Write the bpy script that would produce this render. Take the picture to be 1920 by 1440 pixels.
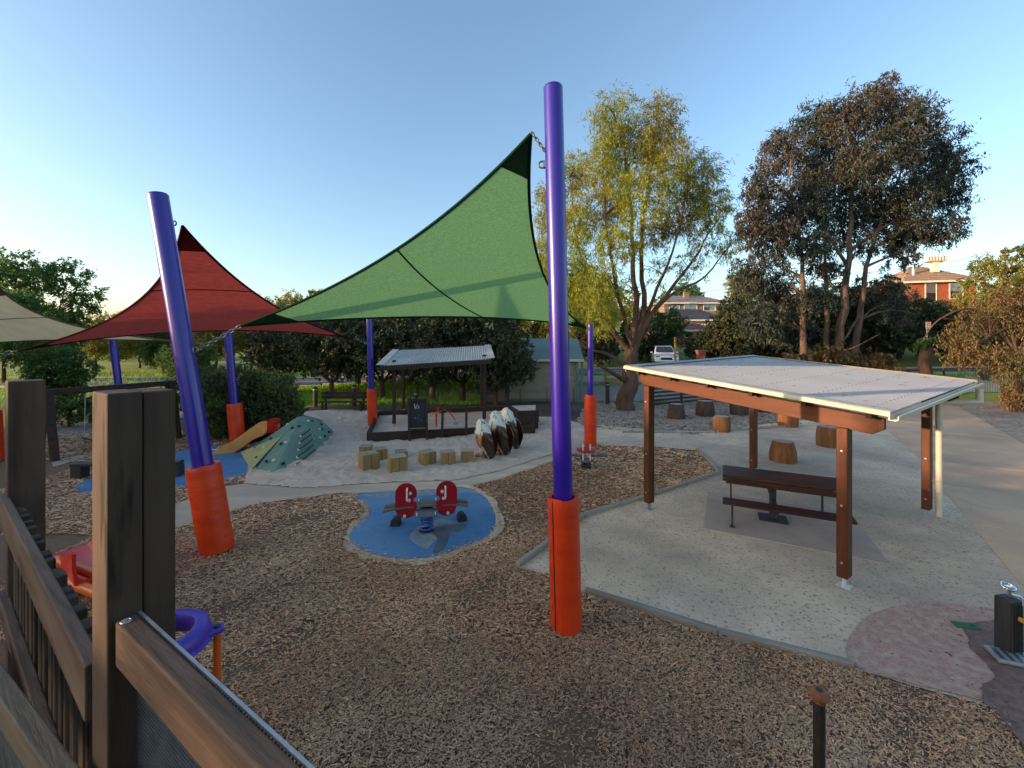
import bpy, bmesh, math, random
import numpy as np
from mathutils import Vector, Matrix, noise as mnoise

S = bpy.context.scene
for o in list(bpy.data.objects):
    bpy.data.objects.remove(o)
COL = S.collection
R = math.radians
random.seed(7)

# ------------------------------------------------------------------ camera, sky, sun, exposure
EYE = 3.0            # eye height: standing on the deck of the play fort
FPX = 780.0          # focal length in 1920-wide pixels
HOR = 645.0          # row of the horizon
cam_d = bpy.data.cameras.new('camera')
cam = bpy.data.objects.new('camera', cam_d)
COL.objects.link(cam)
cam.location = (0, 0, EYE)
cam.rotation_euler = (R(90), 0, 0)
cam_d.sensor_width = 36.0
cam_d.lens = 36.0 * FPX / 1920.0
cam_d.shift_y = -(720.0 - HOR) / 1920.0
cam_d.clip_start = 0.05
cam_d.clip_end = 3000
S.camera = cam

SUN_EL, SUN_AZ = 8.0, -107.0      # degrees; azimuth from +Y towards +X
w = bpy.data.worlds.new('World')
S.world = w
w.use_nodes = True
wn = w.node_tree.nodes
wl = w.node_tree.links
bg = wn['Background']
sky = wn.new('ShaderNodeTexSky')
sky.sky_type = 'NISHITA'
sky.sun_disc = False
sky.sun_elevation = R(SUN_EL)
sky.sun_rotation = R(SUN_AZ)
sky.air_density = 1.0
sky.dust_density = 1.8
sky.ozone_density = 2.0
wl.new(sky.outputs[0], bg.inputs[0])
bg.inputs[1].default_value = 0.15

sd = bpy.data.lights.new('sun', 'SUN')
sd.energy = 2.2
sd.angle = R(0.6)
sd.color = (1.0, 0.66, 0.40)
sun = bpy.data.objects.new('sun', sd)
COL.objects.link(sun)
_ce = math.cos(R(SUN_EL))
SUNV = Vector((math.sin(R(SUN_AZ)) * _ce, math.cos(R(SUN_AZ)) * _ce, math.sin(R(SUN_EL))))
sun.rotation_euler = SUNV.to_track_quat('Z', 'Y').to_euler()

S.view_settings.view_transform = 'Standard'
S.view_settings.look = 'None'
S.view_settings.exposure = 1.62
S.view_settings.gamma = 1.0

# ------------------------------------------------------------------ placing: real metres from rows and columns
def G(px, py, z=0.0):
    Y = FPX * (EYE - z) / (py - HOR)
    return Vector(((px - 960.0) * Y / FPX, Y, z))
def D(px, py, Y):
    return Vector(((px - 960.0) * Y / FPX, Y, EYE - (py - HOR) * Y / FPX))
def sstep(a, b, x):
    t = min(1.0, max(0.0, (x - a) / (b - a)))
    return t * t * (3 - 2 * t)
def TZ(x, y):
    """height of the land: flat playground, a street up a bank behind, a hill to the right"""
    s = sstep(-16, 1, x)
    z = sstep(21.5, 27, y) * 1.0 * s
    z += (max(0.0, min(y, 72) - 33.5) * 0.15 - sstep(72, 140, y) * 4) * s
    z += min(30.0, max(0.0, x - 30)) * 0.05 * sstep(30, 40, y) * (1 - sstep(72, 140, y))
    z += 0.35 * sstep(20, 40, y) * (1 - s)
    return z

# ------------------------------------------------------------------ materials
MATS = {}
def lin(c):
    return tuple(((x / 12.92) if x <= 0.04045 else ((x + 0.055) / 1.055) ** 2.4) for x in c)
def rgb(r, g, b):
    return lin((r / 255.0, g / 255.0, b / 255.0))
def mat(name, c1, c2=None, scale=4.0, rough=0.65, bump=0.0, bscale=None, stretch=(1, 1, 1), detail=6.0, metal=0.0, coat=0.0, spec=0.5,
        trans=0.0, c3=None, lo=0.35, hi=0.65, spots=None, spot_scale=30.0, spot_lo=0.62, spot_hi=0.7, island=0.0, bdist=0.02, wave=None, rvar=0.0, coords='Object'):
    m = bpy.data.materials.new(name)
    m.use_nodes = True
    nt = m.node_tree
    N, L = nt.nodes, nt.links
    p = N['Principled BSDF']
    out = N['Material Output']
    p.inputs['Roughness'].default_value = rough
    p.inputs['Metallic'].default_value = metal
    p.inputs['Specular IOR Level'].default_value = spec
    if coat:
        p.inputs['Coat Weight'].default_value = coat
        p.inputs['Coat Roughness'].default_value = 0.12
    tc = N.new('ShaderNodeTexCoord')
    oi = N.new('ShaderNodeObjectInfo')
    mp = N.new('ShaderNodeMapping')
    mp.inputs['Scale'].default_value = stretch
    L.new(tc.outputs[coords], mp.inputs['Vector'])
    mu = N.new('ShaderNodeMath'); mu.operation = 'MULTIPLY'; mu.inputs[1].default_value = 37.0
    L.new(oi.outputs['Random'], mu.inputs[0])
    cx = N.new('ShaderNodeCombineXYZ')
    L.new(mu.outputs[0], cx.inputs[0]); L.new(mu.outputs[0], cx.inputs[2])
    L.new(cx.outputs[0], mp.inputs['Location'])
    V = mp.outputs[0]
    def noise(sc, det=6.0, dist=0.0):
        n = N.new('ShaderNodeTexNoise')
        n.inputs['Scale'].default_value = sc
        n.inputs['Detail'].default_value = det
        n.inputs['Roughness'].default_value = 0.62
        n.inputs['Distortion'].default_value = dist
        L.new(V, n.inputs['Vector'])
        return n
    def ramp(src, a, b):
        r = N.new('ShaderNodeMapRange')
        r.inputs['From Min'].default_value = a
        r.inputs['From Max'].default_value = b
        L.new(src, r.inputs['Value'])
        return r.outputs[0]
    def mix(fac, a, b):
        x = N.new('ShaderNodeMix'); x.data_type = 'RGBA'
        if isinstance(fac, float): x.inputs[0].default_value = fac
        else: L.new(fac, x.inputs[0])
        for k, s in ((6, a), (7, b)):
            if isinstance(s, tuple): x.inputs[k].default_value = (*s[:3], 1)
            else: L.new(s, x.inputs[k])
        return x.outputs[2]
    colr = c1
    if c2 is not None:
        n1 = noise(scale, detail)
        colr = mix(ramp(n1.outputs['Fac'], lo, hi), c1, c2)
    if c3 is not None:
        n2 = noise(scale * 0.23, 4.0)
        colr = mix(ramp(n2.outputs['Fac'], 0.42, 0.68), colr, c3)
    if spots is not None:
        n3 = noise(spot_scale, 3.0)
        colr = mix(ramp(n3.outputs['Fac'], spot_lo, spot_hi), colr, spots)
    if island:
        ge = N.new('ShaderNodeNewGeometry')
        hs = N.new('ShaderNodeHueSaturation')
        v = N.new('ShaderNodeMapRange')
        v.inputs['To Min'].default_value = 1.0 - island
        v.inputs['To Max'].default_value = 1.0 + island
        L.new(ge.outputs['Random Per Island'], v.inputs['Value'])
        L.new(v.outputs[0], hs.inputs['Value'])
        hh = N.new('ShaderNodeMapRange')
        hh.inputs['To Min'].default_value = 0.485
        hh.inputs['To Max'].default_value = 0.515
        fr = N.new('ShaderNodeMath'); fr.operation = 'FRACT'
        m7 = N.new('ShaderNodeMath'); m7.operation = 'MULTIPLY'; m7.inputs[1].default_value = 7.31
        L.new(ge.outputs['Random Per Island'], m7.inputs[0]); L.new(m7.outputs[0], fr.inputs[0]); L.new(fr.outputs[0], hh.inputs['Value'])
        L.new(hh.outputs[0], hs.inputs['Hue'])
        if isinstance(colr, tuple): hs.inputs['Color'].default_value = (*colr, 1)
        else: L.new(colr, hs.inputs['Color'])
        colr = hs.outputs[0]
    if isinstance(colr, tuple): p.inputs['Base Color'].default_value = (*colr, 1)
    else: L.new(colr, p.inputs['Base Color'])
    if rvar:
        n4 = noise(scale * 1.7, 4.0)
        r = N.new('ShaderNodeMapRange')
        r.inputs['To Min'].default_value = max(0.02, rough - rvar)
        r.inputs['To Max'].default_value = min(1.0, rough + rvar)
        L.new(n4.outputs['Fac'], r.inputs['Value']); L.new(r.outputs[0], p.inputs['Roughness'])
    if bump:
        nb = noise(bscale or scale * 3, 8.0)
        b = N.new('ShaderNodeBump')
        b.inputs['Strength'].default_value = bump
        b.inputs['Distance'].default_value = bdist
        h = nb.outputs['Fac']
        if wave:
            wv = N.new('ShaderNodeTexWave')
            wv.inputs['Scale'].default_value = wave
            wv.inputs['Distortion'].default_value = 1.2
            L.new(tc.outputs['Object'], wv.inputs['Vector'])
            ad = N.new('ShaderNodeMath'); ad.operation = 'ADD'
            L.new(wv.outputs['Fac'], ad.inputs[0]); L.new(h, ad.inputs[1]); h = ad.outputs[0]
        L.new(h, b.inputs['Height'])
        L.new(b.outputs[0], p.inputs['Normal'])
    if trans:
        t = N.new('ShaderNodeBsdfTranslucent')
        if isinstance(colr, tuple): t.inputs[0].default_value = (*colr, 1)
        else: L.new(colr, t.inputs[0])
        ms = N.new('ShaderNodeMixShader')
        ms.inputs[0].default_value = trans
        L.new(p.outputs[0], ms.inputs[1]); L.new(t.outputs[0], ms.inputs[2]); L.new(ms.outputs[0], out.inputs['Surface'])
    MATS[name] = m
    return m

def wood(name, a, b, along='z', rough=0.7, c3=None, bump=0.35, scale=9.0, **kw):
    st = {'x': (0.12, 1, 1), 'y': (1, 0.12, 1), 'z': (1, 1, 0.12)}[along]
    return mat(name, a, b, scale=scale, rough=rough, bump=bump, bscale=scale * 4, stretch=st, c3=c3, lo=0.3, hi=0.7, bdist=0.006, spec=0.25, **kw)

wood('timber_fence', (0.024, 0.014, 0.010), (0.085, 0.050, 0.034), 'z', c3=(0.110, 0.070, 0.048), scale=14, bump=0.7, spots=(.012, .009, .008), spot_scale=9, spot_lo=.60, spot_hi=.68)
wood('timber_fence_sunlit_x', (0.052, 0.030, 0.022), (0.150, 0.090, 0.063), 'x', c3=(0.17, 0.115, 0.082), scale=16, bump=0.8, spots=(.022, .015, .012), spot_scale=7, spot_lo=.58, spot_hi=.70)  # rail wood lightened to stand in for warm sun missing on the fence
wood('timber_pale_x', (0.11, 0.082, 0.056), (0.24, 0.185, 0.13), 'x', c3=(0.10, 0.085, 0.07), scale=18, bump=0.9, spots=(.05, .04, .03), spot_scale=10, spot_lo=.60, spot_hi=.70)
wood('timber_black', (0.022, 0.015, 0.013), (0.055, 0.034, 0.027), 'z', c3=(0.075, 0.055, 0.045), scale=12)
wood('timber_red', (0.070, 0.020, 0.008), (0.130, 0.040, 0.016), 'z', rough=0.5, scale=10, bump=0.2)
wood('timber_red_x', (0.085, 0.024, 0.009), (0.155, 0.047, 0.018), 'x', rough=0.5, scale=10, bump=0.2)
wood('timber_purlin', (0.03, 0.017, 0.012), (0.07, 0.035, 0.022), 'x')
wood('timber_dark_x', (0.030, 0.017, 0.013), (0.070, 0.038, 0.028), 'x', scale=10)
wood('table_slat', (0.035, 0.014, 0.011), (0.075, 0.030, 0.022), 'x', rough=0.45, scale=12, bump=0.15)
wood('timber_yellow', (0.26, 0.16, 0.055), (0.40, 0.27, 0.10), 'z', c3=(0.24, 0.17, 0.08), scale=10)
wood('timber_endgrain', (0.30, 0.25, 0.18), (0.50, 0.42, 0.30), 'x', c3=(0.2, 0.17, 0.13), scale=12)
wood('edging_board', (0.30, 0.26, 0.21), (0.46, 0.42, 0.36), 'x', c3=(0.20, 0.17, 0.14), scale=10)
wood('log_side_sunlit', (0.16, 0.060, 0.022), (0.34, 0.145, 0.050), 'z', c3=(0.10, 0.045, 0.025), scale=10, bump=0.6)  # brown log with orange sunlight put into the colour
wood('log_dark', (0.040, 0.025, 0.020), (0.095, 0.060, 0.045), 'z', scale=10, bump=0.6)
mat('log_top', (0.42, 0.34, 0.24), (0.24, 0.18, 0.12), scale=14, bump=0.4)

mat('pole_paint', rgb(46, 22, 150), rgb(42, 19, 138), scale=1.2, rough=0.3, coat=0.35, bump=0.03, bscale=6, rvar=0.05, stretch=(1, 1, 0.2), spots=rgb(92, 84, 160), spot_scale=55, spot_lo=0.70, spot_hi=0.78)
mat('pad_vinyl', rgb(230, 66, 12), rgb(212, 52, 8), scale=2.0, rough=0.42, bump=0.35, bscale=5, stretch=(0.5, 0.5, 2.2), bdist=0.03, spots=rgb(160, 50, 22), spot_scale=9, spot_lo=0.66, spot_hi=0.8)
mat('sail_green', rgb(124, 168, 116), rgb(94, 140, 92), scale=34.0, rough=0.9, trans=0.6, bump=0.25, bscale=40, stretch=(1, 1, 0.07), spec=0.1, lo=.3, hi=.7)
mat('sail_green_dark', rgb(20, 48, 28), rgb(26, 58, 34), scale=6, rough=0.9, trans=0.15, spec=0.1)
mat('sail_red', rgb(164, 72, 64), rgb(138, 58, 52), scale=24.0, rough=0.9, trans=0.6, bump=0.25, bscale=30, stretch=(.3, .3, 1.6), spec=0.1, lo=.3, hi=.7)
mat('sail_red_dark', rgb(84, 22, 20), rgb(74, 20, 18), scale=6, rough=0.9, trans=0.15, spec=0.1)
mat('sail_cream', rgb(250, 212, 160), rgb(240, 198, 146), scale=2.0, rough=0.9, trans=0.6, bump=0.2, bscale=24, spec=0.1)
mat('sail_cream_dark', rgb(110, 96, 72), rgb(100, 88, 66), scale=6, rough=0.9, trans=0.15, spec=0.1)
mat('steel', (0.26, 0.26, 0.27), (0.18, 0.18, 0.19), scale=12, rough=0.38, metal=0.9)
mat('steel_dark', (0.035, 0.037, 0.040), (0.055, 0.055, 0.058), scale=9, rough=0.5, metal=0.3)
mat('galvanised', (0.46, 0.48, 0.50), (0.34, 0.36, 0.38), scale=14, rough=0.5, metal=0.6)
mat('chrome', (0.75, 0.75, 0.76), rough=0.12, metal=1.0)
mat('rust', (0.33, 0.12, 0.05), (0.20, 0.07, 0.03), scale=22, rough=0.8, bump=0.3)
mat('iron_black', (0.020, 0.018, 0.016), (0.045, 0.032, 0.024), scale=16, rough=0.6, bump=0.2)
mat('roof_white', rgb(160, 164, 168), rgb(152, 156, 161), scale=0.8, rough=0.7, spec=.3, spots=rgb(130, 128, 126), spot_scale=16, spot_lo=0.70, spot_hi=0.80)
mat('roof_cream', rgb(214, 204, 184), rgb(200, 190, 168), scale=2, rough=0.4)
mat('roof_green', rgb(116, 140, 136), rgb(98, 122, 120), scale=0.7, rough=0.5)
mat('roof_zinc', rgb(196, 190, 178), rgb(172, 168, 158), scale=0.9, rough=0.5, spots=rgb(140, 132, 120), spot_scale=5, spot_lo=0.6, spot_hi=0.75)
mat('pvc', rgb(216, 206, 186), rgb(198, 188, 168), scale=3, rough=0.45)
mat('wall_cream', rgb(176, 166, 148), rgb(160, 150, 134), scale=1.0, rough=0.85, bump=0.1, bscale=25)
mat('rubber_black', (0.016, 0.016, 0.017), (0.030, 0.030, 0.030), scale=14, rough=0.75, bump=0.15)
mat('plastic_black', (0.014, 0.015, 0.016), (0.030, 0.031, 0.032), scale=20, rough=0.55, bump=0.3, bscale=40, stretch=(1, 1, 0.1))
mat('panel_red', rgb(160, 18, 34), rgb(142, 14, 30), scale=2, rough=0.35)
mat('panel_grey', rgb(104, 108, 114), rgb(88, 92, 98), scale=5, rough=0.6, bump=0.1)
mat('seat_wood', rgb(112, 98, 88), rgb(80, 68, 60), scale=10, rough=0.6, stretch=(0.15, 1, 1), bump=0.2)
mat('plastic_white', rgb(226, 222, 212), rgb(206, 202, 192), scale=4, rough=0.4)
mat('spring_blue', rgb(52, 92, 176), rgb(44, 80, 156), scale=5, rough=0.3, coat=0.3)
mat('plastic_red', rgb(214, 40, 22), rgb(196, 32, 18), scale=3, rough=0.36, rvar=0.08)
mat('plastic_orange', rgb(222, 100, 34), rgb(206, 90, 28), scale=3, rough=0.36)
mat('plastic_tan', rgb(226, 156, 84), rgb(212, 142, 74), scale=2, rough=0.4, rvar=0.08)
mat('plastic_purple', rgb(88, 62, 176), rgb(76, 52, 156), scale=3, rough=0.38, spots=rgb(120, 104, 180), spot_scale=24, spot_lo=0.64, spot_hi=0.74)
mat('mound_green', rgb(114, 144, 124), rgb(98, 130, 112), scale=1.6, rough=0.85, bump=0.25, bscale=30, spots=rgb(120, 140, 118), spot_scale=7, spot_lo=0.6, spot_hi=0.75)
mat('mound_lime', rgb(172, 172, 110), rgb(150, 154, 98), scale=2, rough=0.85, bump=0.25, bscale=30)
mat('hold_blue', rgb(28, 52, 120), rough=0.5)
mat('hold_white', rgb(206, 204, 196), rough=0.5)
mat('hold_black', rgb(18, 22, 24), rough=0.5)
mat('board_slate', rgb(18, 22, 26), rgb(34, 38, 42), scale=3.0, rough=0.7, spots=rgb(70, 72, 74), spot_scale=4, spot_lo=0.62, spot_hi=0.85)
mat('chalk', rgb(220, 218, 212), rough=0.9)
mat('feather_white', rgb(226, 220, 204), rgb(70, 64, 58), scale=7, rough=0.6, stretch=(2.4, 2.4, 0.5), lo=0.52, hi=0.66, bump=0.3, bscale=12, bdist=0.012)
mat('feather_brown', rgb(214, 134, 62), rgb(132, 64, 26), scale=9, rough=0.35, stretch=(1.6, 1.6, 0.5), coat=0.4, bump=0.3, bscale=14, bdist=0.012)
mat('feather_dark', rgb(36, 20, 16), rgb(74, 38, 24), scale=7, rough=0.25, coat=0.5, bump=0.35, bscale=16, stretch=(1.4, 1.4, 0.4), bdist=0.012)
mat('beak', rgb(206, 150, 60), rough=0.4)
mat('block_honey', rgb(206, 128, 52), rgb(160, 90, 32), scale=8, rough=0.55, stretch=(1, 1, 0.2), bump=0.2)

mat('soil_dark', rgb(66, 54, 44), rgb(44, 36, 30), scale=3, rough=0.95, bump=0.5, bscale=30, c3=rgb(92, 80, 64))
mat('mulch', rgb(146, 112, 84), rgb(90, 66, 50), scale=60, rough=0.95, bump=0.8, bscale=90, c3=rgb(124, 98, 72), lo=0.4, hi=0.6, bdist=0.02)
mat('chip', rgb(234, 190, 148), rgb(200, 154, 116), scale=0.9, rough=0.85, island=0.38, spec=0.3, c3=rgb(182, 138, 104))
mat('sand_grit', rgb(230, 202, 172), rgb(204, 178, 152), scale=1.6, rough=0.95, bump=0.5, bscale=16, c3=rgb(166, 148, 130), spots=rgb(136, 118, 102), spot_scale=24, spot_lo=0.55, spot_hi=0.70, bdist=0.02)
mat('sand_soft', rgb(212, 190, 168), rgb(194, 172, 152), scale=2.0, rough=0.97, bump=1.0, bscale=3.2, spots=rgb(120, 108, 98), spot_scale=26, spot_lo=0.66, spot_hi=0.76, bdist=0.10)
mat('path_earth', rgb(214, 190, 164), rgb(188, 166, 144), scale=1.5, rough=0.95, bump=0.35, bscale=14, stretch=(0.5, 1.6, 1), c3=rgb(170, 150, 130))
mat('concrete', rgb(218, 182, 148), rgb(202, 168, 138), scale=1.2, rough=0.9, bump=0.25, bscale=60, c3=rgb(172, 144, 120), spots=rgb(132, 116, 102), spot_scale=34, spot_lo=0.66, spot_hi=0.8)
mat('slab', rgb(184, 164, 150), rgb(164, 146, 134), scale=1.6, rough=0.85, bump=0.15, bscale=40, spots=rgb(110, 102, 96), spot_scale=9, spot_lo=0.66, spot_hi=0.85)
mat('rubber_blue', rgb(72, 122, 164), rgb(56, 106, 152), scale=1.6, rough=0.85, bump=0.3, bscale=90, c3=rgb(104, 142, 176), spots=rgb(150, 156, 156), spot_scale=6, spot_lo=0.62, spot_hi=0.86)
mat('rubber_pink', rgb(190, 152, 134), rgb(164, 122, 108), scale=45, rough=0.9, bump=0.4, bscale=90, c3=rgb(196, 168, 146), lo=0.4, hi=0.6)
mat('rubber_wet', rgb(126, 94, 84), rgb(98, 72, 66), scale=40, rough=0.7, bump=0.4, bscale=90, c3=rgb(140, 112, 100))
mat('litter_ground', rgb(188, 172, 152), rgb(124, 106, 92), scale=9, rough=0.95, bump=0.6, bscale=20, c3=rgb(146, 124, 106), lo=0.4, hi=0.62)
mat('litter', rgb(82, 60, 46), rgb(50, 38, 30), scale=2, rough=0.9, island=0.5)
mat('rubber_damp', rgb(70, 88, 104), rgb(58, 74, 92), scale=6, rough=0.6, bump=0.2, bscale=90, c3=rgb(96, 104, 108))
mat('rubber_sandy', rgb(140, 146, 148), rgb(104, 130, 150), scale=7, rough=0.95, bump=0.3, bscale=60, lo=.45, hi=.6)
mat('asphalt', rgb(92, 92, 98), rgb(78, 78, 84), scale=6, rough=0.9, bump=0.2, bscale=60)
mat('line_paint', rgb(220, 220, 216), rough=0.7)
mat('grass_land', rgb(122, 142, 52), rgb(94, 116, 42), scale=0.35, rough=0.95, bump=0.5, bscale=12, c3=rgb(140, 140, 66))
mat('grass_blade', rgb(154, 190, 56), rgb(118, 158, 44), scale=0.5, rough=0.8, island=0.35, trans=0.35)
mat('gravel', rgb(150, 146, 140), rgb(120, 116, 112), scale=20, rough=0.95, bump=0.4, bscale=40)

mat('bark', rgb(92, 66, 54), rgb(52, 38, 34), scale=7, rough=0.95, bump=0.8, bscale=16, stretch=(1, 1, 0.25), c3=rgb(106, 82, 66), bdist=0.05)
mat('bark_pale', rgb(116, 92, 80), rgb(74, 58, 52), scale=4, rough=0.9, bump=0.4, bscale=14, stretch=(1, 1, 0.25), bdist=0.04)
def leaf_mat(name, a, b, trans=0.4, c3=None, isl=0.4):
    mat(name, a, b, scale=0.6, rough=0.55, trans=trans, island=isl, c3=c3, spec=0.35)
leaf_mat('leaf_willow', rgb(160, 158, 56), rgb(122, 138, 50), 0.5, rgb(140, 118, 50))
leaf_mat('leaf_gum', rgb(62, 74, 62), rgb(48, 62, 56), 0.2, rgb(82, 68, 60), isl=.35)
leaf_mat('leaf_pear', rgb(70, 82, 56), rgb(52, 64, 48), 0.25, rgb(78, 80, 54), isl=.3)
leaf_mat('leaf_olive', rgb(152, 152, 74), rgb(112, 124, 60), 0.45, rgb(164, 150, 82))
leaf_mat('leaf_green', rgb(92, 120, 58), rgb(68, 98, 50), 0.45)
leaf_mat('leaf_juniper', rgb(104, 114, 62), rgb(70, 88, 52), 0.3, rgb(128, 122, 62))
leaf_mat('leaf_rust', rgb(132, 104, 64), rgb(92, 98, 60), 0.35, rgb(120, 88, 58))
leaf_mat('leaf_hedge', rgb(62, 76, 48), rgb(46, 62, 42), 0.25, rgb(76, 76, 48))

mat('brick_red', rgb(160, 88, 64), rgb(140, 74, 54), scale=3, rough=0.9, bump=0.2, bscale=20)
mat('brick_brown', rgb(136, 118, 104), rgb(118, 102, 90), scale=3, rough=0.9, bump=0.2, bscale=20)
mat('tile_grey', rgb(140, 140, 144), rgb(122, 122, 126), scale=2, rough=0.85)
mat('tile_slate', rgb(78, 80, 90), rgb(62, 64, 74), scale=2, rough=0.85)
mat('tile_terracotta', rgb(138, 98, 90), rgb(120, 84, 78), scale=2, rough=0.85)
mat('tile_brown', rgb(168, 140, 116), rgb(140, 116, 96), scale=2, rough=0.85)
mat('trim_white', rgb(222, 216, 204), rgb(206, 200, 188), scale=3, rough=0.6)
mat('glass_dark', (0.02, 0.025, 0.03), rough=0.06, spec=0.8)
mat('glass_sky', (0.25, 0.30, 0.36), rough=0.08, metal=0.6)
mat('car_white', rgb(228, 230, 234), rough=0.2, coat=0.8)
mat('picket_steel', rgb(120, 128, 136), rgb(102, 110, 118), scale=3, rough=0.5)
mat('mesh_steel', (0.16, 0.18, 0.19), (0.11, 0.12, 0.13), scale=12, rough=0.45, metal=0.7)
mat('sign_red', rgb(196, 40, 36), rough=0.6)
mat('plate_green', rgb(30, 108, 62), rgb(24, 92, 52), scale=9, rough=0.6)
mat('bucket_white', rgb(214, 212, 206), rough=0.5)
mat('digger_yellow', rgb(206, 160, 84), rough=0.5)

# ------------------------------------------------------------------ object helpers
INV = {}
def tag(o, label=None, cat=None, group=None, kind=None):
    if label: o['label'] = label
    if cat: o['category'] = cat
    if group: o['group'] = group
    if kind: o['kind'] = kind
    return o
def thing(name, label, cat, loc=(0, 0, 0), rz=0.0, group=None):
    o = bpy.data.objects.new(name, None)
    o.empty_display_size = 0.1
    COL.objects.link(o)
    o.location = loc
    o.rotation_euler = (0, 0, rz)
    INV[o] = (Matrix.Translation(Vector(loc)) @ Matrix.Rotation(rz, 4, 'Z')).inverted()
    return tag(o, label, cat, group)
def link(name, me, parent=None):
    o = bpy.data.objects.new(name, me)
    COL.objects.link(o)
    if parent is not None:
        o.parent = parent
        if parent in INV: INV[o] = INV[parent]
    return o
def np_mesh(name, V, F, material, smooth=False):
    V = np.asarray(V, dtype=np.float32); F = np.asarray(F, dtype=np.int32)
    k = F.shape[1]
    me = bpy.data.meshes.new(name)
    me.vertices.add(len(V)); me.vertices.foreach_set('co', V.ravel())
    me.loops.add(F.size); me.loops.foreach_set('vertex_index', F.ravel())
    me.polygons.add(len(F)); me.polygons.foreach_set('loop_start', np.arange(0, F.size, k, dtype=np.int32))
    me.update(calc_edges=True)
    me.materials.append(MATS[material])
    if smooth: me.shade_smooth()
    return me
def copy_tree(o, parent=None):
    c = o.copy(); COL.objects.link(c); c.parent = parent
    for ch in list(o.children):
        copy_tree(ch, c)
    return c

class MB:
    def __init__(s): s.v, s.f = [], []
    def add(s, vs, fs):
        n = len(s.v)
        s.v += [Vector(p) for p in vs]
        s.f += [tuple(i + n for i in q) for q in fs]
        return s
    def box(s, c, size, rz=0.0, M=None):
        hx, hy, hz = size[0] / 2, size[1] / 2, size[2] / 2
        T = Matrix.Translation(Vector(c)) @ (M.to_4x4() if M else Matrix.Rotation(rz, 4, 'Z'))
        vs = [T @ Vector((x, y, z)) for z in (-hz, hz) for x, y in ((-hx, -hy), (hx, -hy), (hx, hy), (-hx, hy))]
        return s.add(vs, [(3, 2, 1, 0), (4, 5, 6, 7), (0, 1, 5, 4), (1, 2, 6, 5), (2, 3, 7, 6), (3, 0, 4, 7)])
    def beam(s, p, q, wd, ht, up=(0, 0, 1)):
        p, q = Vector(p), Vector(q)
        d = (q - p); L = d.length; d.normalize()
        side = d.cross(Vector(up))
        if side.length < 1e-4: side = d.cross(Vector((0, 1, 0)))
        side.normalize(); u = side.cross(d)
        M = Matrix((d, side, u)).transposed()
        return s.box((p + q) / 2, (L, wd, ht), M=M)
    def tube(s, pts, r, n=10, cap=True):
        pts = [Vector(p) for p in pts]
        m = len(pts)
        rs = r if isinstance(r, (list, tuple)) else [r] * m
        vs, fs = [], []
        ref = None
        for i, p in enumerate(pts):
            d = (pts[min(i + 1, m - 1)] - pts[max(i - 1, 0)])
            if d.length < 1e-9: d = Vector((0, 0, 1))
            d.normalize()
            if ref is None:
                ref = Vector((1, 0, 0)) if abs(d.x) < 0.8 else Vector((0, 1, 0))
            a = (ref - d * ref.dot(d)).normalized(); ref = a
            b = d.cross(a)
            for k in range(n):
                t = 2 * math.pi * k / n
                vs.append(p + (a * math.cos(t) + b * math.sin(t)) * rs[i])
        for i in range(m - 1):
            for k in range(n):
                fs.append((i * n + k, i * n + (k + 1) % n, (i + 1) * n + (k + 1) % n, (i + 1) * n + k))
        if cap:
            fs.append(tuple(range(n - 1, -1, -1))); fs.append(tuple(range((m - 1) * n, m * n)))
        return s.add(vs, fs)
    def rings(s, R_, cap=True, closed=True):
        """R_: list of rings (equal-length point lists)"""
        n = len(R_[0]); vs = [p for r in R_ for p in r]; fs = []
        kk = n if closed else n - 1
        for i in range(len(R_) - 1):
            for k in range(kk):
                fs.append((i * n + k, i * n + (k + 1) % n, (i + 1) * n + (k + 1) % n, (i + 1) * n + k))
        if cap and closed:
            fs.append(tuple(range(n - 1, -1, -1))); fs.append(tuple(range((len(R_) - 1) * n, len(R_) * n)))
        return s.add(vs, fs)
    def lathe(s, prof, c=(0, 0, 0), n=16, cap=True):
        c = Vector(c)
        return s.rings([[c + Vector((r * math.cos(2 * math.pi * k / n), r * math.sin(2 * math.pi * k / n), z)) for k in range(n)] for r, z in prof], cap)
    def extrude(s, poly, vec):
        n = len(poly); vec = Vector(vec)
        P = [Vector(p) for p in poly]
        fs = [tuple(range(n - 1, -1, -1)), tuple(range(n, 2 * n))] + [(k, (k + 1) % n, n + (k + 1) % n, n + k) for k in range(n)]
        return s.add(P + [p + vec for p in P], fs)
    def torus(s, c, R_, r, n=28, m=10, M=None):
        c = Vector(c); vs, fs = [], []
        for i in range(n):
            a = 2 * math.pi * i / n
            for j in range(m):
                b = 2 * math.pi * j / m
                p = Vector(((R_ + r * math.cos(b)) * math.cos(a), (R_ + r * math.cos(b)) * math.sin(a), r * math.sin(b)))
                vs.append(c + (M @ p if M else p))
        for i in range(n):
            for j in range(m):
                fs.append((i * m + j, ((i + 1) % n) * m + j, ((i + 1) % n) * m + (j + 1) % m, i * m + (j + 1) % m))
        return s.add(vs, fs)
    def build(s, name, material, parent=None, smooth=False, bevel=0.0, angle=40, local=False, seg=1):
        me = bpy.data.meshes.new(name)
        M = INV.get(parent) if (parent is not None and not local) else None
        vs = [tuple(M @ p) for p in s.v] if M is not None else [tuple(p) for p in s.v]
        me.from_pydata(vs, [], s.f)
        bm = bmesh.new(); bm.from_mesh(me)
        bmesh.ops.recalc_face_normals(bm, faces=bm.faces)
        bm.to_mesh(me); bm.free()
        me.materials.append(MATS[material])
        if smooth:
            me.shade_smooth(); me.set_sharp_from_angle(angle=R(angle))
        o = link(name, me, parent)
        if bevel:
            b = o.modifiers.new('bevel', 'BEVEL'); b.width = bevel; b.segments = seg; b.limit_method = 'ANGLE'
        return o

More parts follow.
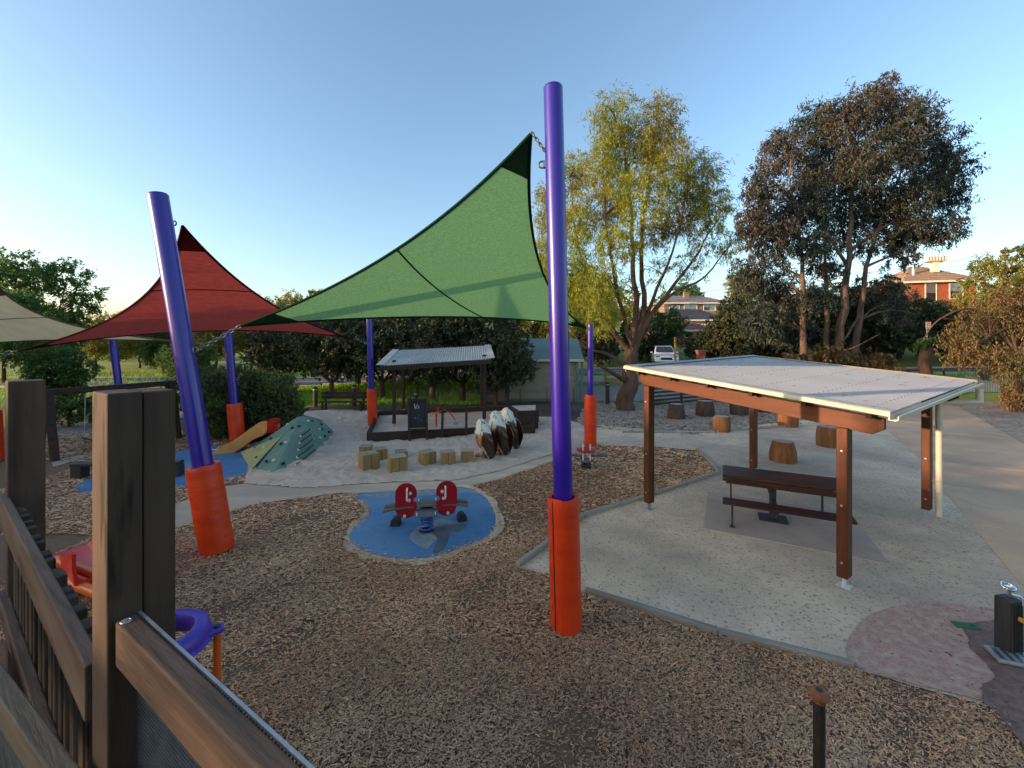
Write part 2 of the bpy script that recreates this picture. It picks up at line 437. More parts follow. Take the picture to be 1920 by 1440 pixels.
def struct(o, label=None):
    o['kind'] = 'structure'
    if label: o['label'] = label
    return o

# ------------------------------------------------------------------ ground sheets
def ragged(poly, amp=0.05, step=0.12, seed=0):
    out = []
    n = len(poly)
    for i in range(n):
        a, b = Vector(poly[i]).to_2d(), Vector(poly[(i + 1) % n]).to_2d()
        m = max(1, int((b - a).length / step))
        for k in range(m):
            p = a.lerp(b, k / m)
            q = Vector((p.x * 1.7 + seed, p.y * 1.7, seed))
            q2 = Vector((p.x * 6 + seed, p.y * 6, seed * 2 + 3))
            out.append(Vector((p.x + amp * (mnoise.noise(q) + 0.5 * mnoise.noise(q2)), p.y + amp * (mnoise.noise(q + Vector((9, 4, 1))) + 0.5 * mnoise.noise(q2 + Vector((5, 2, 8)))))))
    return out
def sheet(name, poly, z, material, terr=False):
    me = bpy.data.meshes.new(name)
    bm = bmesh.new()
    vs = [bm.verts.new((p[0], p[1], (TZ(p[0], p[1]) if terr else 0) + z)) for p in poly]
    f = bm.faces.new(vs)
    if f.normal.z < 0: f.normal_flip()
    bm.normal_update()
    if bm.faces[:][0].normal.z < 0: bmesh.ops.reverse_faces(bm, faces=bm.faces[:])
    bmesh.ops.triangulate(bm, faces=bm.faces[:])
    bm.to_mesh(me); bm.free()
    me.materials.append(MATS[material])
    return struct(link(name, me))
def gp(*pts):
    return [G(px, py).to_2d() for px, py in pts]
def inside(poly, X, Y):
    res = np.zeros(len(X), bool)
    n = len(poly)
    for i in range(n):
        x0, y0 = poly[i][0], poly[i][1]; x1, y1 = poly[(i + 1) % n][0], poly[(i + 1) % n][1]
        if y0 == y1: continue
        c = ((y0 > Y) != (y1 > Y)) & (X < (x1 - x0) * (Y - y0) / (y1 - y0) + x0)
        res ^= c
    return res
def smooth_loop(pts, k=6):
    """closed Catmull-Rom through ground points"""
    P = [Vector(p).to_2d() for p in pts]; n = len(P); out = []
    for i in range(n):
        p0, p1, p2, p3 = P[i - 1], P[i], P[(i + 1) % n], P[(i + 2) % n]
        for j in range(k):
            t = j / k
            out.append(0.5 * ((2 * p1) + (p2 - p0) * t + (2 * p0 - 5 * p1 + 4 * p2 - p3) * t * t + (3 * p1 - p0 - 3 * p2 + p3) * t ** 3))
    return out

# ================================================================== THE SETTING
def axis(a, b, lo, hi, fine):
    xs = list(np.arange(lo, hi + 1e-6, fine))
    left, x, d = [], lo, fine
    while x > a:
        d *= 1.35; x -= d; left.append(max(x, a))
    right, x, d = [], hi, fine
    while x < b:
        d *= 1.35; x += d; right.append(min(x, b))
    return left[::-1] + xs + right
def terrain_grid(name, xs, ys, material, dz=0.0, ripple=0.0):
    nx, ny = len(xs), len(ys)
    V = np.array([(x, y, TZ(x, y) + dz + (ripple * mnoise.noise(Vector((x * 1.3, y * 1.3, 4))) if ripple else 0)) for y in ys for x in xs])
    i, j = np.meshgrid(np.arange(nx - 1), np.arange(ny - 1))
    b = (j * nx + i).ravel()
    F = np.stack([b, b + 1, b + 1 + nx, b + nx], 1)
    return struct(link(name, np_mesh(name, V, F, material, True)))
ground = terrain_grid('ground', axis(-900, 900, -40, 64, 0.5), axis(-300, 1500, -6, 74, 0.5), 'grass_land')

mulch_bed = sheet('mulch_bed', [(-18, -6), (9.5, -6), (9.5, 16.4), (-18, 16.4)], 0.004, 'mulch')
soil = sheet('garden_soil', ragged([(-19, 16.0), (7.0, 16.0), (14, 19), (14, 21.4), (-7, 21.4), (-10, 19.5), (-19, 18.8)], 0.3, 0.4, 3), 0.003, 'soil_dark')
SAND_SOFT = ragged(gp((452, 908), (560, 918), (700, 908), (860, 902), (940, 884), (1040, 852), (1095, 834), (1110, 800), (1040, 782), (860, 782), (740, 772), (640, 768), (575, 772), (520, 800), (470, 850)), 0.03, 0.15, 2)
SAND_GRIT = ragged(gp((970, 1066), (1032, 1022), (1095, 971), (1220, 932), (1345, 889), (1312, 846), (1230, 838), (1110, 836), (1060, 842), (1072, 800), (1130, 798), (1300, 815), (1480, 790), (1650, 776), (1700, 812), (1800, 930), (1990, 1150), (1990, 1370), (1850, 1326), (1600, 1256), (1400, 1207), (1200, 1152), (1100, 1114), (1035, 1086)), 0.035, 0.12, 5)
PATH = ragged(gp((250, 1010), (330, 945), (420, 912), (520, 900), (700, 896), (860, 890), (1000, 858), (1090, 828), (1095, 846), (1040, 864), (930, 902), (870, 914), (760, 922), (620, 926), (480, 945), (330, 990)), 0.05, 0.15, 8)
BLUE_NEAR = ragged(smooth_loop(gp((664, 928), (740, 922), (800, 924), (862, 914), (905, 930), (927, 965), (921, 1000), (872, 1026), (810, 1046), (735, 1048), (674, 1032), (655, 1008), (670, 985), (692, 965), (684, 945))), 0.018, 0.06, 4)
BLUE_FAR = ragged(smooth_loop(gp((140, 918), (190, 890), (330, 848), (400, 836), (470, 842), (500, 868), (452, 893), (335, 914), (200, 928))), 0.02, 0.1, 6)
LITTER_BED = ragged(gp((1078, 806), (1090, 768), (1120, 752), (1240, 757), (1500, 742), (1665, 757), (1650, 782), (1480, 797), (1300, 820), (1130, 804)), 0.12, 0.3, 7)
CONCRETE = gp((1636, 784), (1652, 762), (1700, 750), (1795, 762), (1920, 833), (2150, 960), (2150, 1300), (1912, 1096), (1800, 958), (1715, 852))
PINK = ragged(smooth_loop(gp((1593, 1205), (1640, 1152), (1740, 1133), (1860, 1143), (2000, 1140), (2000, 1290), (1900, 1325), (1815, 1312), (1700, 1282), (1606, 1252))), 0.02, 0.06, 1)
WET = ragged(smooth_loop(gp((1800, 1186), (1850, 1166), (1990, 1172), (1990, 1430), (1890, 1350), (1838, 1312), (1846, 1262), (1812, 1216))), 0.09, 0.03, 9)
VERGE = ragged(gp((1788, 758), (1920, 748), (2300, 760), (2300, 1010), (2040, 898), (1922, 834)), 0.06, 0.3, 3)
sheet('leaf_litter_ground', LITTER_BED, 0.007, 'litter_ground')
sheet('dirt_verge', VERGE, 0.006, 'litter_ground')
sheet('earth_path', PATH, 0.009, 'path_earth')
sheet('gravel_path', ragged(gp((40, 806), (170, 790), (345, 770), (352, 782), (170, 812), (40, 830)), 0.05, 0.3, 2), 0.008, 'gravel')
sheet('concrete_strip', gp((96, 866), (172, 848), (340, 806), (344, 812), (172, 856), (100, 876)), 0.012, 'slab')
sheet('sand_under_shelter', SAND_GRIT, 0.013, 'sand_grit')
sheet('rubber_pad', BLUE_FAR, 0.014, 'rubber_blue')
_bc = sum((Vector(p) for p in BLUE_NEAR), Vector((0, 0))) / len(BLUE_NEAR)
RIM = ragged([_bc + (Vector(p) - _bc) * 1.085 for p in BLUE_NEAR[::3]], 0.09, 0.08, 12)
sheet('sandy_rim', RIM, 0.0125, 'sand_grit')
sheet('rubber_pad', BLUE_NEAR, 0.0165, 'rubber_blue')
sheet('pink_paving', PINK, 0.021, 'rubber_pink')
sheet('wet_paving', WET, 0.025, 'rubber_wet')
# damp patch and scuffed sand on the near blue pad (shapes of their own)
sheet('damp_patch', ragged(smooth_loop(gp((812, 1036), (820, 1012), (808, 1000), (820, 990), (858, 984), (876, 986), (866, 996), (846, 1002), (838, 1020), (828, 1036))), 0.02, 0.05, 3), 0.0195, 'rubber_damp')
sheet('sandy_scuff', ragged(smooth_loop(gp((770, 1012), (790, 985), (840, 975), (870, 990), (850, 1000), (815, 1018), (800, 1030))), 0.05, 0.05, 5), 0.018, 'rubber_sandy')
sheet('sandy_scuff', ragged(smooth_loop(gp((668, 930), (720, 926), (860, 917), (905, 932), (880, 926), (800, 930), (700, 934))), 0.03, 0.05, 7), 0.018, 'rubber_sandy')
# the soft sand: a sheet with real footprints pressed in
def sand_sheet():
    xs = np.arange(-9.5, 2.6, 0.05); ys = np.arange(8.6, 19.0, 0.05)
    X, Y = np.meshgrid(xs, ys)
    Z = np.zeros_like(X)
    rng = np.random.default_rng(3)
    for sc, am in ((1.1, 0.022), (3.1, 0.018), (7.0, 0.008)):
        a = rng.uniform(0, 6.28, 14); k = rng.normal(sc, sc * 0.35, 14) * 2.2; ph = rng.uniform(0, 6.28, 14)
        for q in range(14):
            Z += am * 0.42 * np.sin(k[q] * (X * np.cos(a[q]) + Y * np.sin(a[q])) + ph[q])
    for _ in range(1500):
        fx, fy = rng.uniform(-9, 2.4), rng.uniform(8.8, 18.5)
        t = rng.uniform(0, 3.14); l, b = rng.uniform(.09, .16), rng.uniform(.05, .08)
        i0, i1 = np.searchsorted(xs, fx - .35), np.searchsorted(xs, fx + .35)
        j0, j1 = np.searchsorted(ys, fy - .35), np.searchsorted(ys, fy + .35)
        dx, dy = X[j0:j1, i0:i1] - fx, Y[j0:j1, i0:i1] - fy
        u, v = dx * np.cos(t) + dy * np.sin(t), -dx * np.sin(t) + dy * np.cos(t)
        d = np.sqrt((u / l) ** 2 + (v / b) ** 2)
        Z[j0:j1, i0:i1] += -0.035 * np.exp(-d ** 2) + 0.016 * np.exp(-(d - 1.6) ** 2 * 3)
    m = inside(SAND_SOFT, X.ravel(), Y.ravel()).reshape(X.shape)
    # fade to the rim
    e = m.astype(float)
    for _ in range(40):
        e = (e + np.roll(e, 1, 0) + np.roll(e, -1, 0) + np.roll(e, 1, 1) + np.roll(e, -1, 1)) / 5
    e = np.clip(e * 2 - 1, 0, 1)
    Z = 0.018 + e * (np.maximum(Z * .75, -0.03) + 0.030)
    keep = m[:-1, :-1] & m[1:, :-1] & m[:-1, 1:] & m[1:, 1:]
    nx = X.shape[1]
    j, i = np.nonzero(keep)
    b = j * nx + i
    F = np.stack([b, b + 1, b + 1 + nx, b + nx], 1)
    used, inv = np.unique(F, return_inverse=True)
    V = np.stack([X.ravel(), Y.ravel(), Z.ravel()], 1)[used]
    return struct(link('soft_sand', np_mesh('soft_sand', V, inv.reshape(F.shape), 'sand_soft', True)))
sand_sheet()

# concrete path laid in bays, a joint between each two
for o in [bpy.data.objects.new('concrete_path', None)]:
    COL.objects.link(o); o['kind'] = 'structure'; path_root = o
def clip_poly(poly, n, d):
    out = []
    for i in range(len(poly)):
        a, b = Vector(poly[i]).to_2d(), Vector(poly[(i + 1) % len(poly)]).to_2d()
        da, db = a.dot(n) - d, b.dot(n) - d
        if da >= 0: out.append(a)
        if (da >= 0) != (db >= 0): out.append(a.lerp(b, da / (da - db)))
    return out
_pd = (G(1665, 800).to_2d() - G(1912, 1096).to_2d()).normalized()
_d0 = G(1912, 1096).to_2d().dot(_pd) - 5.0
for k in range(13):
    a, b = _d0 + k * 2.4, _d0 + (k + 1) * 2.4 - 0.02
    q = clip_poly(clip_poly(CONCRETE, _pd, a), -_pd, -b)
    if len(q) >= 3:
        mb = MB(); mb.extrude([(p.x, p.y, -0.05) for p in q], (0, 0, 0.05 + 0.018))
        mb.build('bay', 'concrete', path_root, bevel=0.006)

# street, kerbs and verges behind the park
def strip(name, x0, x1, y0, y1, dz, material, st=0.5):
    return terrain_grid(name, list(np.arange(x0, x1 + .01, st)), list(np.linspace(y0, y1, max(2, int((y1 - y0) / 0.5) + 1))), material, dz)
strip('street', -60, 90, 27.6, 33.2, 0.03, 'asphalt')
strip('street_line', 1, 70, 28.25, 28.37, 0.045, 'line_paint')
strip('street_line', -50, 70, 30.4, 30.5, 0.045, 'line_paint')
strip('foot_path', -8.5, 14, 21.7, 24.6, 0.03, 'gravel')
strip('leaf_bank', 2.8, 14, 24.7, 26.4, 0.03, 'litter_ground')
for y in (27.5, 33.3):
    mb = MB()
    for x in np.arange(-50, 80, 2.5):
        z = TZ(x + 1.25, y)
        mb.box((x + 1.25, y, z + 0.05), (2.5, 0.16, 0.16))
    struct(mb.build('kerb', 'slab'))

# edging boards between the mulch and the sand
def edging(a, b, label):
    p, q = G(*a), G(*b)
    mb = MB(); mb.beam((p.x, p.y, 0.035), (q.x, q.y, 0.035), 0.07, 0.075)
    o = mb.build('edging_board', 'edging_board', bevel=0.006)
    # local x along the grain
    d = (q - p); ang = math.atan2(d.y, d.x); c = (p + q) / 2
    Mx = Matrix.Translation(c) @ Matrix.Rotation(ang, 4, 'Z')
    o.data.transform(Mx.inverted()); o.matrix_world = Mx
    return tag(o, label, 'edging', 'timber edging boards')
edging((971, 1064), (1094, 970), 'weathered edging board running up behind the near orange pole pad')
edging((1096, 969), (1226, 929), 'weathered edging board ending at the left front shelter post')
edging((1228, 928.5), (1347, 888), 'weathered edging board from the left shelter post to the picnic table end')
edging((1347, 886), (1308, 845), 'short pale edging board on the far side of the mulch patch')
edging((1098, 1113), (1345, 1191), 'half buried edging board right of the near orange pole pad')
edging((1348, 1192), (1600, 1255), 'edging board ending at the pink paving')
edging((1168, 812), (1340, 812), 'thin edging board below the left dark log stumps')
edging((1345, 811), (1478, 801), 'thin edging board running to the split sun tinted stump')

# ---- wood chips: real chips over the mulch, one mass
def chip_mass():
    rng = np.random.default_rng(11)
    holes = [SAND_GRIT, PATH, BLUE_NEAR, SAND_SOFT, BLUE_FAR, PINK, WET]
    Vs, Fs, off = [], [], 0
    bands = [(2.2, 4.2, -4.6, 5.0, 8000, .026, .0055), (4.2, 6.5, -6.5, 3.6, 4800, .033, .0070), (6.5, 10.5, -10.5, 5.0, 1400, .052, .011), (10.5, 14.2, -15.0, 5.6, 420, .08, .017)]
    for y0, y1, x0, x1, dens, L, Wd in bands:
        n = int((y1 - y0) * (x1 - x0) * dens)
        X = rng.uniform(x0, x1, n); Y = rng.uniform(y0, y1, n)
        # keep what the frame could see with a margin for other viewpoints
        k = (np.abs(X) < 1.32 * Y + 0.6)
        spill = rng.normal(0, 0.045, (2, n))
        bad = np.zeros(n, bool)
        for h in holes:
            bad |= inside(h, X + spill[0], Y + spill[1])
        k &= ~bad
        k &= ~(inside(RIM, X + spill[0] * 2, Y + spill[1] * 2) & (rng.uniform(0, 1, n) < .72))
        den = np.sin(X * 1.9 + 2 * np.sin(Y * .8)) * np.sin(Y * 2.3 + 1.5 * np.sin(X * 1.1)) + .5 * np.sin(X * 5.1 - Y * 4.3)
        k &= rng.uniform(0, 1, n) < np.clip(.95 - .38 * np.maximum(den - .25, 0) * 2, .25, 1)
        X, Y = X[k], Y[k]; n = len(X)
        ang = rng.normal(0.25, 0.9, n)
        sz = np.exp(rng.normal(-.05, .24, n)); ln = L * sz * rng.uniform(.6, 1.4, n); wd = Wd * sz * rng.uniform(.6, 1.5, n)
        tilt = rng.normal(0, 0.16, n); roll = rng.normal(0, 0.4, n)
        hump = 0.012 * np.sin(X * 2.1 + 1) * np.sin(Y * 1.7) + 0.010 * np.sin(X * 5.3 + Y * 3.1)
        z0 = 0.016 + np.maximum(hump, -0.008) + rng.uniform(0, .014, n)
        ca, sa = np.cos(ang), np.sin(ang)
        bend = rng.normal(0, .22, n) * ln
        P = []
        for u, v in ((-.5, -.5), (.5, -.5), (.5, .5), (-.5, .5)):
            a = u * ln; b = v * wd + (bend * 0.25 if u > 0 else 0)
            P.append(np.stack([X + a * ca - b * sa, Y + a * sa + b * ca, z0 + a * np.sin(tilt) + v * wd * np.sin(roll)], 1))
        V = np.stack(P, 1).reshape(-1, 3)
        F = np.arange(n * 4).reshape(n, 4) + off
        off += n * 4
        Vs.append(V); Fs.append(F)
    o = link('wood_chips', np_mesh('wood_chips', np.concatenate(Vs), np.concatenate(Fs), 'chip'))
    return tag(o, 'brown wood chip mulch covering the playground floor', 'wood chips', kind='stuff')
chip_mass()

def litter_mass():
    rng = np.random.default_rng(5)
    Vs, Fs, off = [], [], 0
    for poly, n, L, z in ((SAND_GRIT, 11000, .024, .017), (LITTER_BED, 5000, .11, .014), (BLUE_NEAR, 160, .03, .02), (VERGE, 900, .09, .012), (SAND_SOFT, 500, .05, .06), (CONCRETE, 160, .05, .022), (PINK, 90, .03, .024), ([(-4, 2.3), (5, 2.3), (3.5, 6.5), (-6, 6.5)], 420, .055, .036)):
        xs = [p[0] for p in poly]; ys = [p[1] for p in poly]
        X = rng.uniform(min(xs), max(xs), n * 2); Y = rng.uniform(min(ys), max(ys), n * 2)
        k = inside(poly, X, Y)
        if poly is SAND_GRIT:
            dens = np.sin(X * 1.3) * np.sin(Y * 1.1 + X * .5) + rng.normal(0, .6, len(X))
            k &= dens > -0.1
        if z == .036: k &= ~(inside(SAND_GRIT, X, Y) | inside(BLUE_NEAR, X, Y) | inside(PATH, X, Y))
        X, Y = X[k][:n], Y[k][:n]; m = len(X)
        ang = rng.uniform(0, 6.28, m); ln = L * rng.uniform(.4, 1.5, m); wd = ln * rng.uniform(.16, .4, m)
        ca, sa = np.cos(ang), np.sin(ang); P = []
        for u, v in ((-.5, 0), (0, -.5), (.5, 0), (0, .5)):
            a, b = u * ln, v * wd
            P.append(np.stack([X + a * ca - b * sa, Y + a * sa + b * ca, z + rng.uniform(0, .3, m) * ln * (u + .5)], 1))
        Vs.append(np.stack(P, 1).reshape(-1, 3)); Fs.append(np.arange(m * 4).reshape(m, 4) + off); off += m * 4
    o = link('leaf_litter', np_mesh('leaf_litter', np.concatenate(Vs), np.concatenate(Fs), 'litter'))
    return tag(o, 'dry leaves and bark crumbs scattered over the sand', 'leaf litter', kind='stuff')
litter_mass()

def grass_mass():
    rng = np.random.default_rng(8)
    regs = [(-17, -1.5, 20.5, 27.2, 26000, .16), (-45, -17, 19, 40, 9000, .22), (3, 12, 26.4, 27.4, 2500, .14), (16, 34, 24.2, 27.0, 5000, .2), (-9, 14, 24.3, 24.9, 1600, .16)]
    Vs, Fs, off = [], [], 0
    for x0, x1, y0, y1, n, h in regs:
        X = rng.uniform(x0, x1, n); Y = rng.uniform(y0, y1, n)
        Z = np.array([TZ(a, b) for a, b in zip(X, Y)])
        t = rng.uniform(0, 6.28, n); hh = h * rng.uniform(.5, 1.4, n); wd = 0.03
        lx, ly = rng.normal(0, .4, n) * hh, rng.normal(0, .4, n) * hh
        c, s = np.cos(t) * wd, np.sin(t) * wd
        P = [np.stack([X - c, Y - s, Z], 1), np.stack([X + c, Y + s, Z], 1), np.stack([X + lx, Y + ly, Z + hh], 1)]
        Vs.append(np.stack(P, 1).reshape(-1, 3)); Fs.append(np.arange(n * 3).reshape(n, 3) + off); off += n * 3
    o = link('lawn_grass', np_mesh('lawn_grass', np.concatenate(Vs), np.concatenate(Fs), 'grass_blade'))
    return tag(o, 'short sunlit grass of the lawn behind the playground', 'grass', kind='stuff')
grass_mass()

# ================================================================== TREES
def leaf_cloud(lobes, n, L, W, droop=0.3, seed=1, twig=22, shell=0.35, spread=0.35):
    """leaves on twigs spread through ellipsoid lobes: (cx,cy,cz,rx,ry,rz[,weight])"""
    rng = np.random.default_rng(seed)
    lo = np.array([l[:6] for l in lobes], float)
    wt = np.array([(l[6] if len(l) > 6 else 1.0) * (l[3] * l[4] * l[5]) ** (2 / 3) for l in lobes]); wt /= wt.sum()
    nt = max(1, n // twig)
    li = rng.choice(len(lo), nt, p=wt)
    d = rng.normal(size=(nt, 3)); d /= np.linalg.norm(d, axis=1)[:, None]
    rad = shell + (1 - shell) * rng.uniform(0, 1, nt) ** 0.6
    rad *= rng.uniform(.85, 1.12, nt)
    C = lo[li, :3] + d * lo[li, 3:6] * rad[:, None]
    tdir = d * 0.8 + rng.normal(0, .5, (nt, 3)); tdir[:, 2] -= droop
    tdir /= np.linalg.norm(tdir, axis=1)[:, None]
    tl = spread * (lo[li, 3:6].mean(1)) * rng.uniform(.5, 1.3, nt)
    m = nt * twig
    C = np.repeat(C, twig, 0); T = np.repeat(tdir, twig, 0); tl = np.repeat(tl, twig)
    t = rng.uniform(-.5, .5, m)
    P = C + T * (t * tl)[:, None] + rng.normal(0, 1, (m, 3)) * (0.16 * tl)[:, None]
    ld = T * .5 + rng.normal(0, .6, (m, 3)); ld[:, 2] -= droop * 1.2
    ld /= np.linalg.norm(ld, axis=1)[:, None]
    s = np.cross(ld, rng.normal(size=(m, 3))); s /= (np.linalg.norm(s, axis=1)[:, None] + 1e-9)
    nn = np.cross(ld, s)
    ln = (L * rng.uniform(.6, 1.35, m))[:, None]; wd = (W * rng.uniform(.7, 1.3, m))[:, None]
    a = P - ld * ln * .5; c = P + ld * ln * .5
    b = P + s * wd * .5 + nn * wd * .2; e = P - s * wd * .5 + nn * wd * .2
    V = np.stack([a, b, c, e], 1).reshape(-1, 3)
    return V, np.arange(m * 4).reshape(m, 4)
def limb(mb, pts, r0, r1, n=8, sub=4, wob=0.0, seed=0):
    P = [Vector(p) for p in pts]
    out = []
    m = len(P)
    for i in range(m - 1):
        p0, p1, p2, p3 = P[max(i - 1, 0)], P[i], P[i + 1], P[min(i + 2, m - 1)]
        for j in range(sub):
            t = j / sub
            q = 0.5 * ((2 * p1) + (p2 - p0) * t + (2 * p0 - 5 * p1 + 4 * p2 - p3) * t * t + (3 * p1 - p0 - 3 * p2 + p3) * t ** 3)
            if wob and (i or j):
                q = q + Vector((mnoise.noise(q * 1.3 + Vector((seed, 0, 0))), mnoise.noise(q * 1.3 + Vector((0, seed, 5))), 0)) * wob
            out.append(q)
    out.append(P[-1])
    k = len(out)
    rs = [r0 + (r1 - r0) * (i / (k - 1)) ** 0.8 for i in range(k)]
    mb.tube(out, rs, n)
    return out
def make_tree(name, label, base, lobes, n, L, W, leafm, barkm, stems, group=None, droop=.3, seed=1, twigs=True, twig=22, shell=.35, spread=.35, cat='tree'):
    """stems: list of (points, r0, r1) in world coordinates"""
    t = thing(name, label, cat, base, group=group)
    mb = MB(); rng = random.Random(seed)
    ends = []
    for pts, r0, r1 in stems:
        ends += limb(mb, pts, r0, r1, wob=r0 * 0.6, seed=seed)[3:]
    mb.build('trunk', barkm, t, smooth=True, angle=80)
    if twigs and ends:
        mb = MB()
        for l in lobes:
            c = Vector(l[:3])
            near = sorted(ends, key=lambda e: (e - c).length + max(0, e.z - c.z) * 2)[:1][0]
            for q in range(4):
                tip = c + Vector((rng.uniform(-.8, .8) * l[3], rng.uniform(-.8, .8) * l[4], rng.uniform(-.3, .9) * l[5]))
                mid = near.lerp(tip, .5) + Vector((0, 0, .12 * (tip - near).length))
                mb_r = 0.012 * (tip - near).length + 0.012
                limb(mb, [near, mid, tip], mb_r, .008, n=5, sub=3, wob=.06, seed=seed + q)
        mb.build('branches', barkm, t, smooth=True, angle=80)
    V, F = leaf_cloud(lobes, n, L, W, droop, seed, twig, shell, spread)
    M = np.array(INV[t]); V = V @ M[:3, :3].T + M[:3, 3]
    link('crown', np_mesh('crown', V, F, leafm), t)
    return t
def PL(lst, Y, depth=0.0, seed=1, dk=1.0):
    """lobes given as (column, row, half width, half height[, depth offset[, weight]]) at distance Y"""
    rng = random.Random(seed); out = []
    for l in lst:
        y = Y + (l[4] if len(l) > 4 else rng.uniform(-depth, depth))
        k = y / FPX
        c = D(l[0], l[1], y)
        out.append((c.x, c.y, c.z, l[2] * k, (l[2] + l[3]) * .5 * k * dk, l[3] * k, l[5] if len(l) > 5 else 1.0))
    return out
def ST(Y, *pts, r0=.3, r1=.05):
    out = []
    for p in pts:
        out.append(D(p[0], p[1], Y + (p[2] if len(p) > 2 else 0)))
    return (out, r0, r1)

# --- the yellow-green weeping tree beyond the picnic shelter
b = G(1178, 768); Yt = b.y
make_tree('willow_tree', 'tall yellow green weeping tree with several reddish stems behind the near purple pole', b,
    PL([(1150, 228, 48, 58), (1232, 240, 46, 66), (1185, 300, 66, 58), (1125, 312, 34, 62), (1262, 318, 44, 60), (1310, 330, 46, 52), (1338, 392, 32, 44, -1), (1205, 372, 58, 54, -2), (1140, 390, 44, 48),
        (1280, 402, 52, 50), (1160, 455, 50, 44, -2), (1225, 440, 40, 40, 1, .7), (1330, 452, 40, 34, 0, .55), (1075, 330, 34, 48, 1), (1036, 400, 34, 66), (1080, 420, 40, 62), (1018, 500, 30, 66), (1070, 520, 46, 60, -1), (1120, 540, 44, 58, -2, .9),
        (1060, 585, 46, 44, 1), (1130, 598, 36, 40, -1, .6), (1290, 500, 40, 40, 0, .25), (1370, 470, 28, 40, 0, .3), (1240, 520, 40, 40, 0, .2), (1170, 560, 30, 50, 1, .4)], Yt, 1.8, 4),
    74000, .21, .032, 'leaf_willow', 'bark',
    [ST(Yt, (1176, 770), (1178, 735), (1182, 700), (1187, 658), r0=.42, r1=.30), ST(Yt, (1187, 662), (1192, 580), (1186, 470), (1178, 350), (1160, 220), r0=.20, r1=.02),
     ST(Yt, (1188, 660), (1208, 575), (1202, 470), (1215, 350), (1235, 230), r0=.18, r1=.02), ST(Yt, (1190, 650), (1222, 590), (1268, 530), (1310, 470), (1350, 405), r0=.15, r1=.02),
     ST(Yt, (1192, 645), (1225, 560), (1262, 470), (1290, 360), r0=.12, r1=.02), ST(Yt, (1186, 668), (1150, 620), (1110, 540), (1080, 440), (1068, 330), r0=.16, r1=.02),
     ST(Yt, (1180, 690, -.2), (1140, 664, -.6), (1095, 650, -1), (1050, 590, -1), r0=.11, r1=.02), ST(Yt, (1187, 655), (1160, 560, -1), (1140, 440, -1), (1130, 300), r0=.12, r1=.02),
     ST(Yt, (1200, 615), (1255, 555), (1320, 520), (1372, 452), r0=.10, r1=.02), ST(Yt, (1176, 716, -.1), (1150, 700, -.8), (1118, 682, -1.3), r0=.13, r1=.05)],
    droop=.5, seed=4, twig=24, shell=.30, spread=.55)

# --- the big dark gum behind the street
Yg = 28.0
gb = D(1575, 0, Yg); gb.z = TZ(gb.x, gb.y)
make_tree('gum_tree', 'large dark gum tree with reddish top leaves and bare forked trunks', gb,
    PL([(1652, 165, 30, 30), (1650, 215, 55, 44), (1590, 215, 48, 44), (1525, 238, 46, 42), (1708, 232, 46, 46), (1468, 286, 44, 46), (1556, 300, 62, 52), (1645, 296, 66, 54), (1738, 286, 52, 48), (1788, 318, 36, 40),
        (1430, 352, 38, 44), (1500, 380, 54, 48), (1592, 388, 56, 44), (1690, 372, 56, 44), (1768, 372, 46, 34), (1406, 430, 34, 46), (1456, 458, 44, 46), (1530, 462, 40, 34), (1758, 430, 48, 32), (1690, 450, 42, 30), (1625, 460, 34, 28, 0, .5),
        (1404, 520, 34, 44), (1462, 545, 44, 44), (1530, 560, 36, 40, -2), (1430, 600, 44, 40), (1660, 545, 32, 30, 2, .7), (1606, 540, 30, 30, 1, .5), (1695, 490, 36, 20, 0, .7), (1680, 592, 32, 28, 2), (1480, 620, 40, 36), (1555, 505, 40, 18, -1), (1575, 440, 44, 34, 2, .6), (1640, 410, 44, 34, 2, .6), (1530, 345, 50, 40, 0, .7), (1605, 345, 46, 36, 0, .6), (1440, 410, 40, 40, 0, .8), (1515, 425, 40, 34, 0, .6), (1700, 420, 44, 30, 0, .7), (1740, 340, 44, 36, 0, .7)], Yg, 2.4, 9),
    118000, .26, .068, 'leaf_gum', 'bark_pale',
    [ST(Yg, (1572, 700), (1578, 610), (1592, 480), (1596, 360), (1602, 230), r0=.34, r1=.04), ST(Yg, (1600, 700, .5), (1612, 600, .5), (1626, 500), (1658, 400), (1700, 290), r0=.26, r1=.03),
     ST(Yg, (1505, 700, -1), (1506, 590, -1), (1502, 450, -1), (1480, 330, -1), r0=.26, r1=.03), ST(Yg, (1545, 700, .4), (1550, 600, .4), (1546, 480, .4), (1552, 330), r0=.24, r1=.03),
     ST(Yg, (1594, 470), (1650, 430), (1710, 395), (1765, 372), r0=.14, r1=.02), ST(Yg, (1590, 500), (1545, 430), (1500, 380), (1440, 350), r0=.13, r1=.02), ST(Yg, (1612, 590, .5), (1580, 640), (1560, 650), r0=.1, r1=.05),
     ST(Yg, (1560, 660, -1), (1600, 652, -2), (1650, 625, -2.5), r0=.07, r1=.02), ST(Yg, (1624, 500), (1690, 470), (1750, 440), r0=.1, r1=.02)],
    droop=.6, seed=9, twig=22, shell=.2, spread=.5)

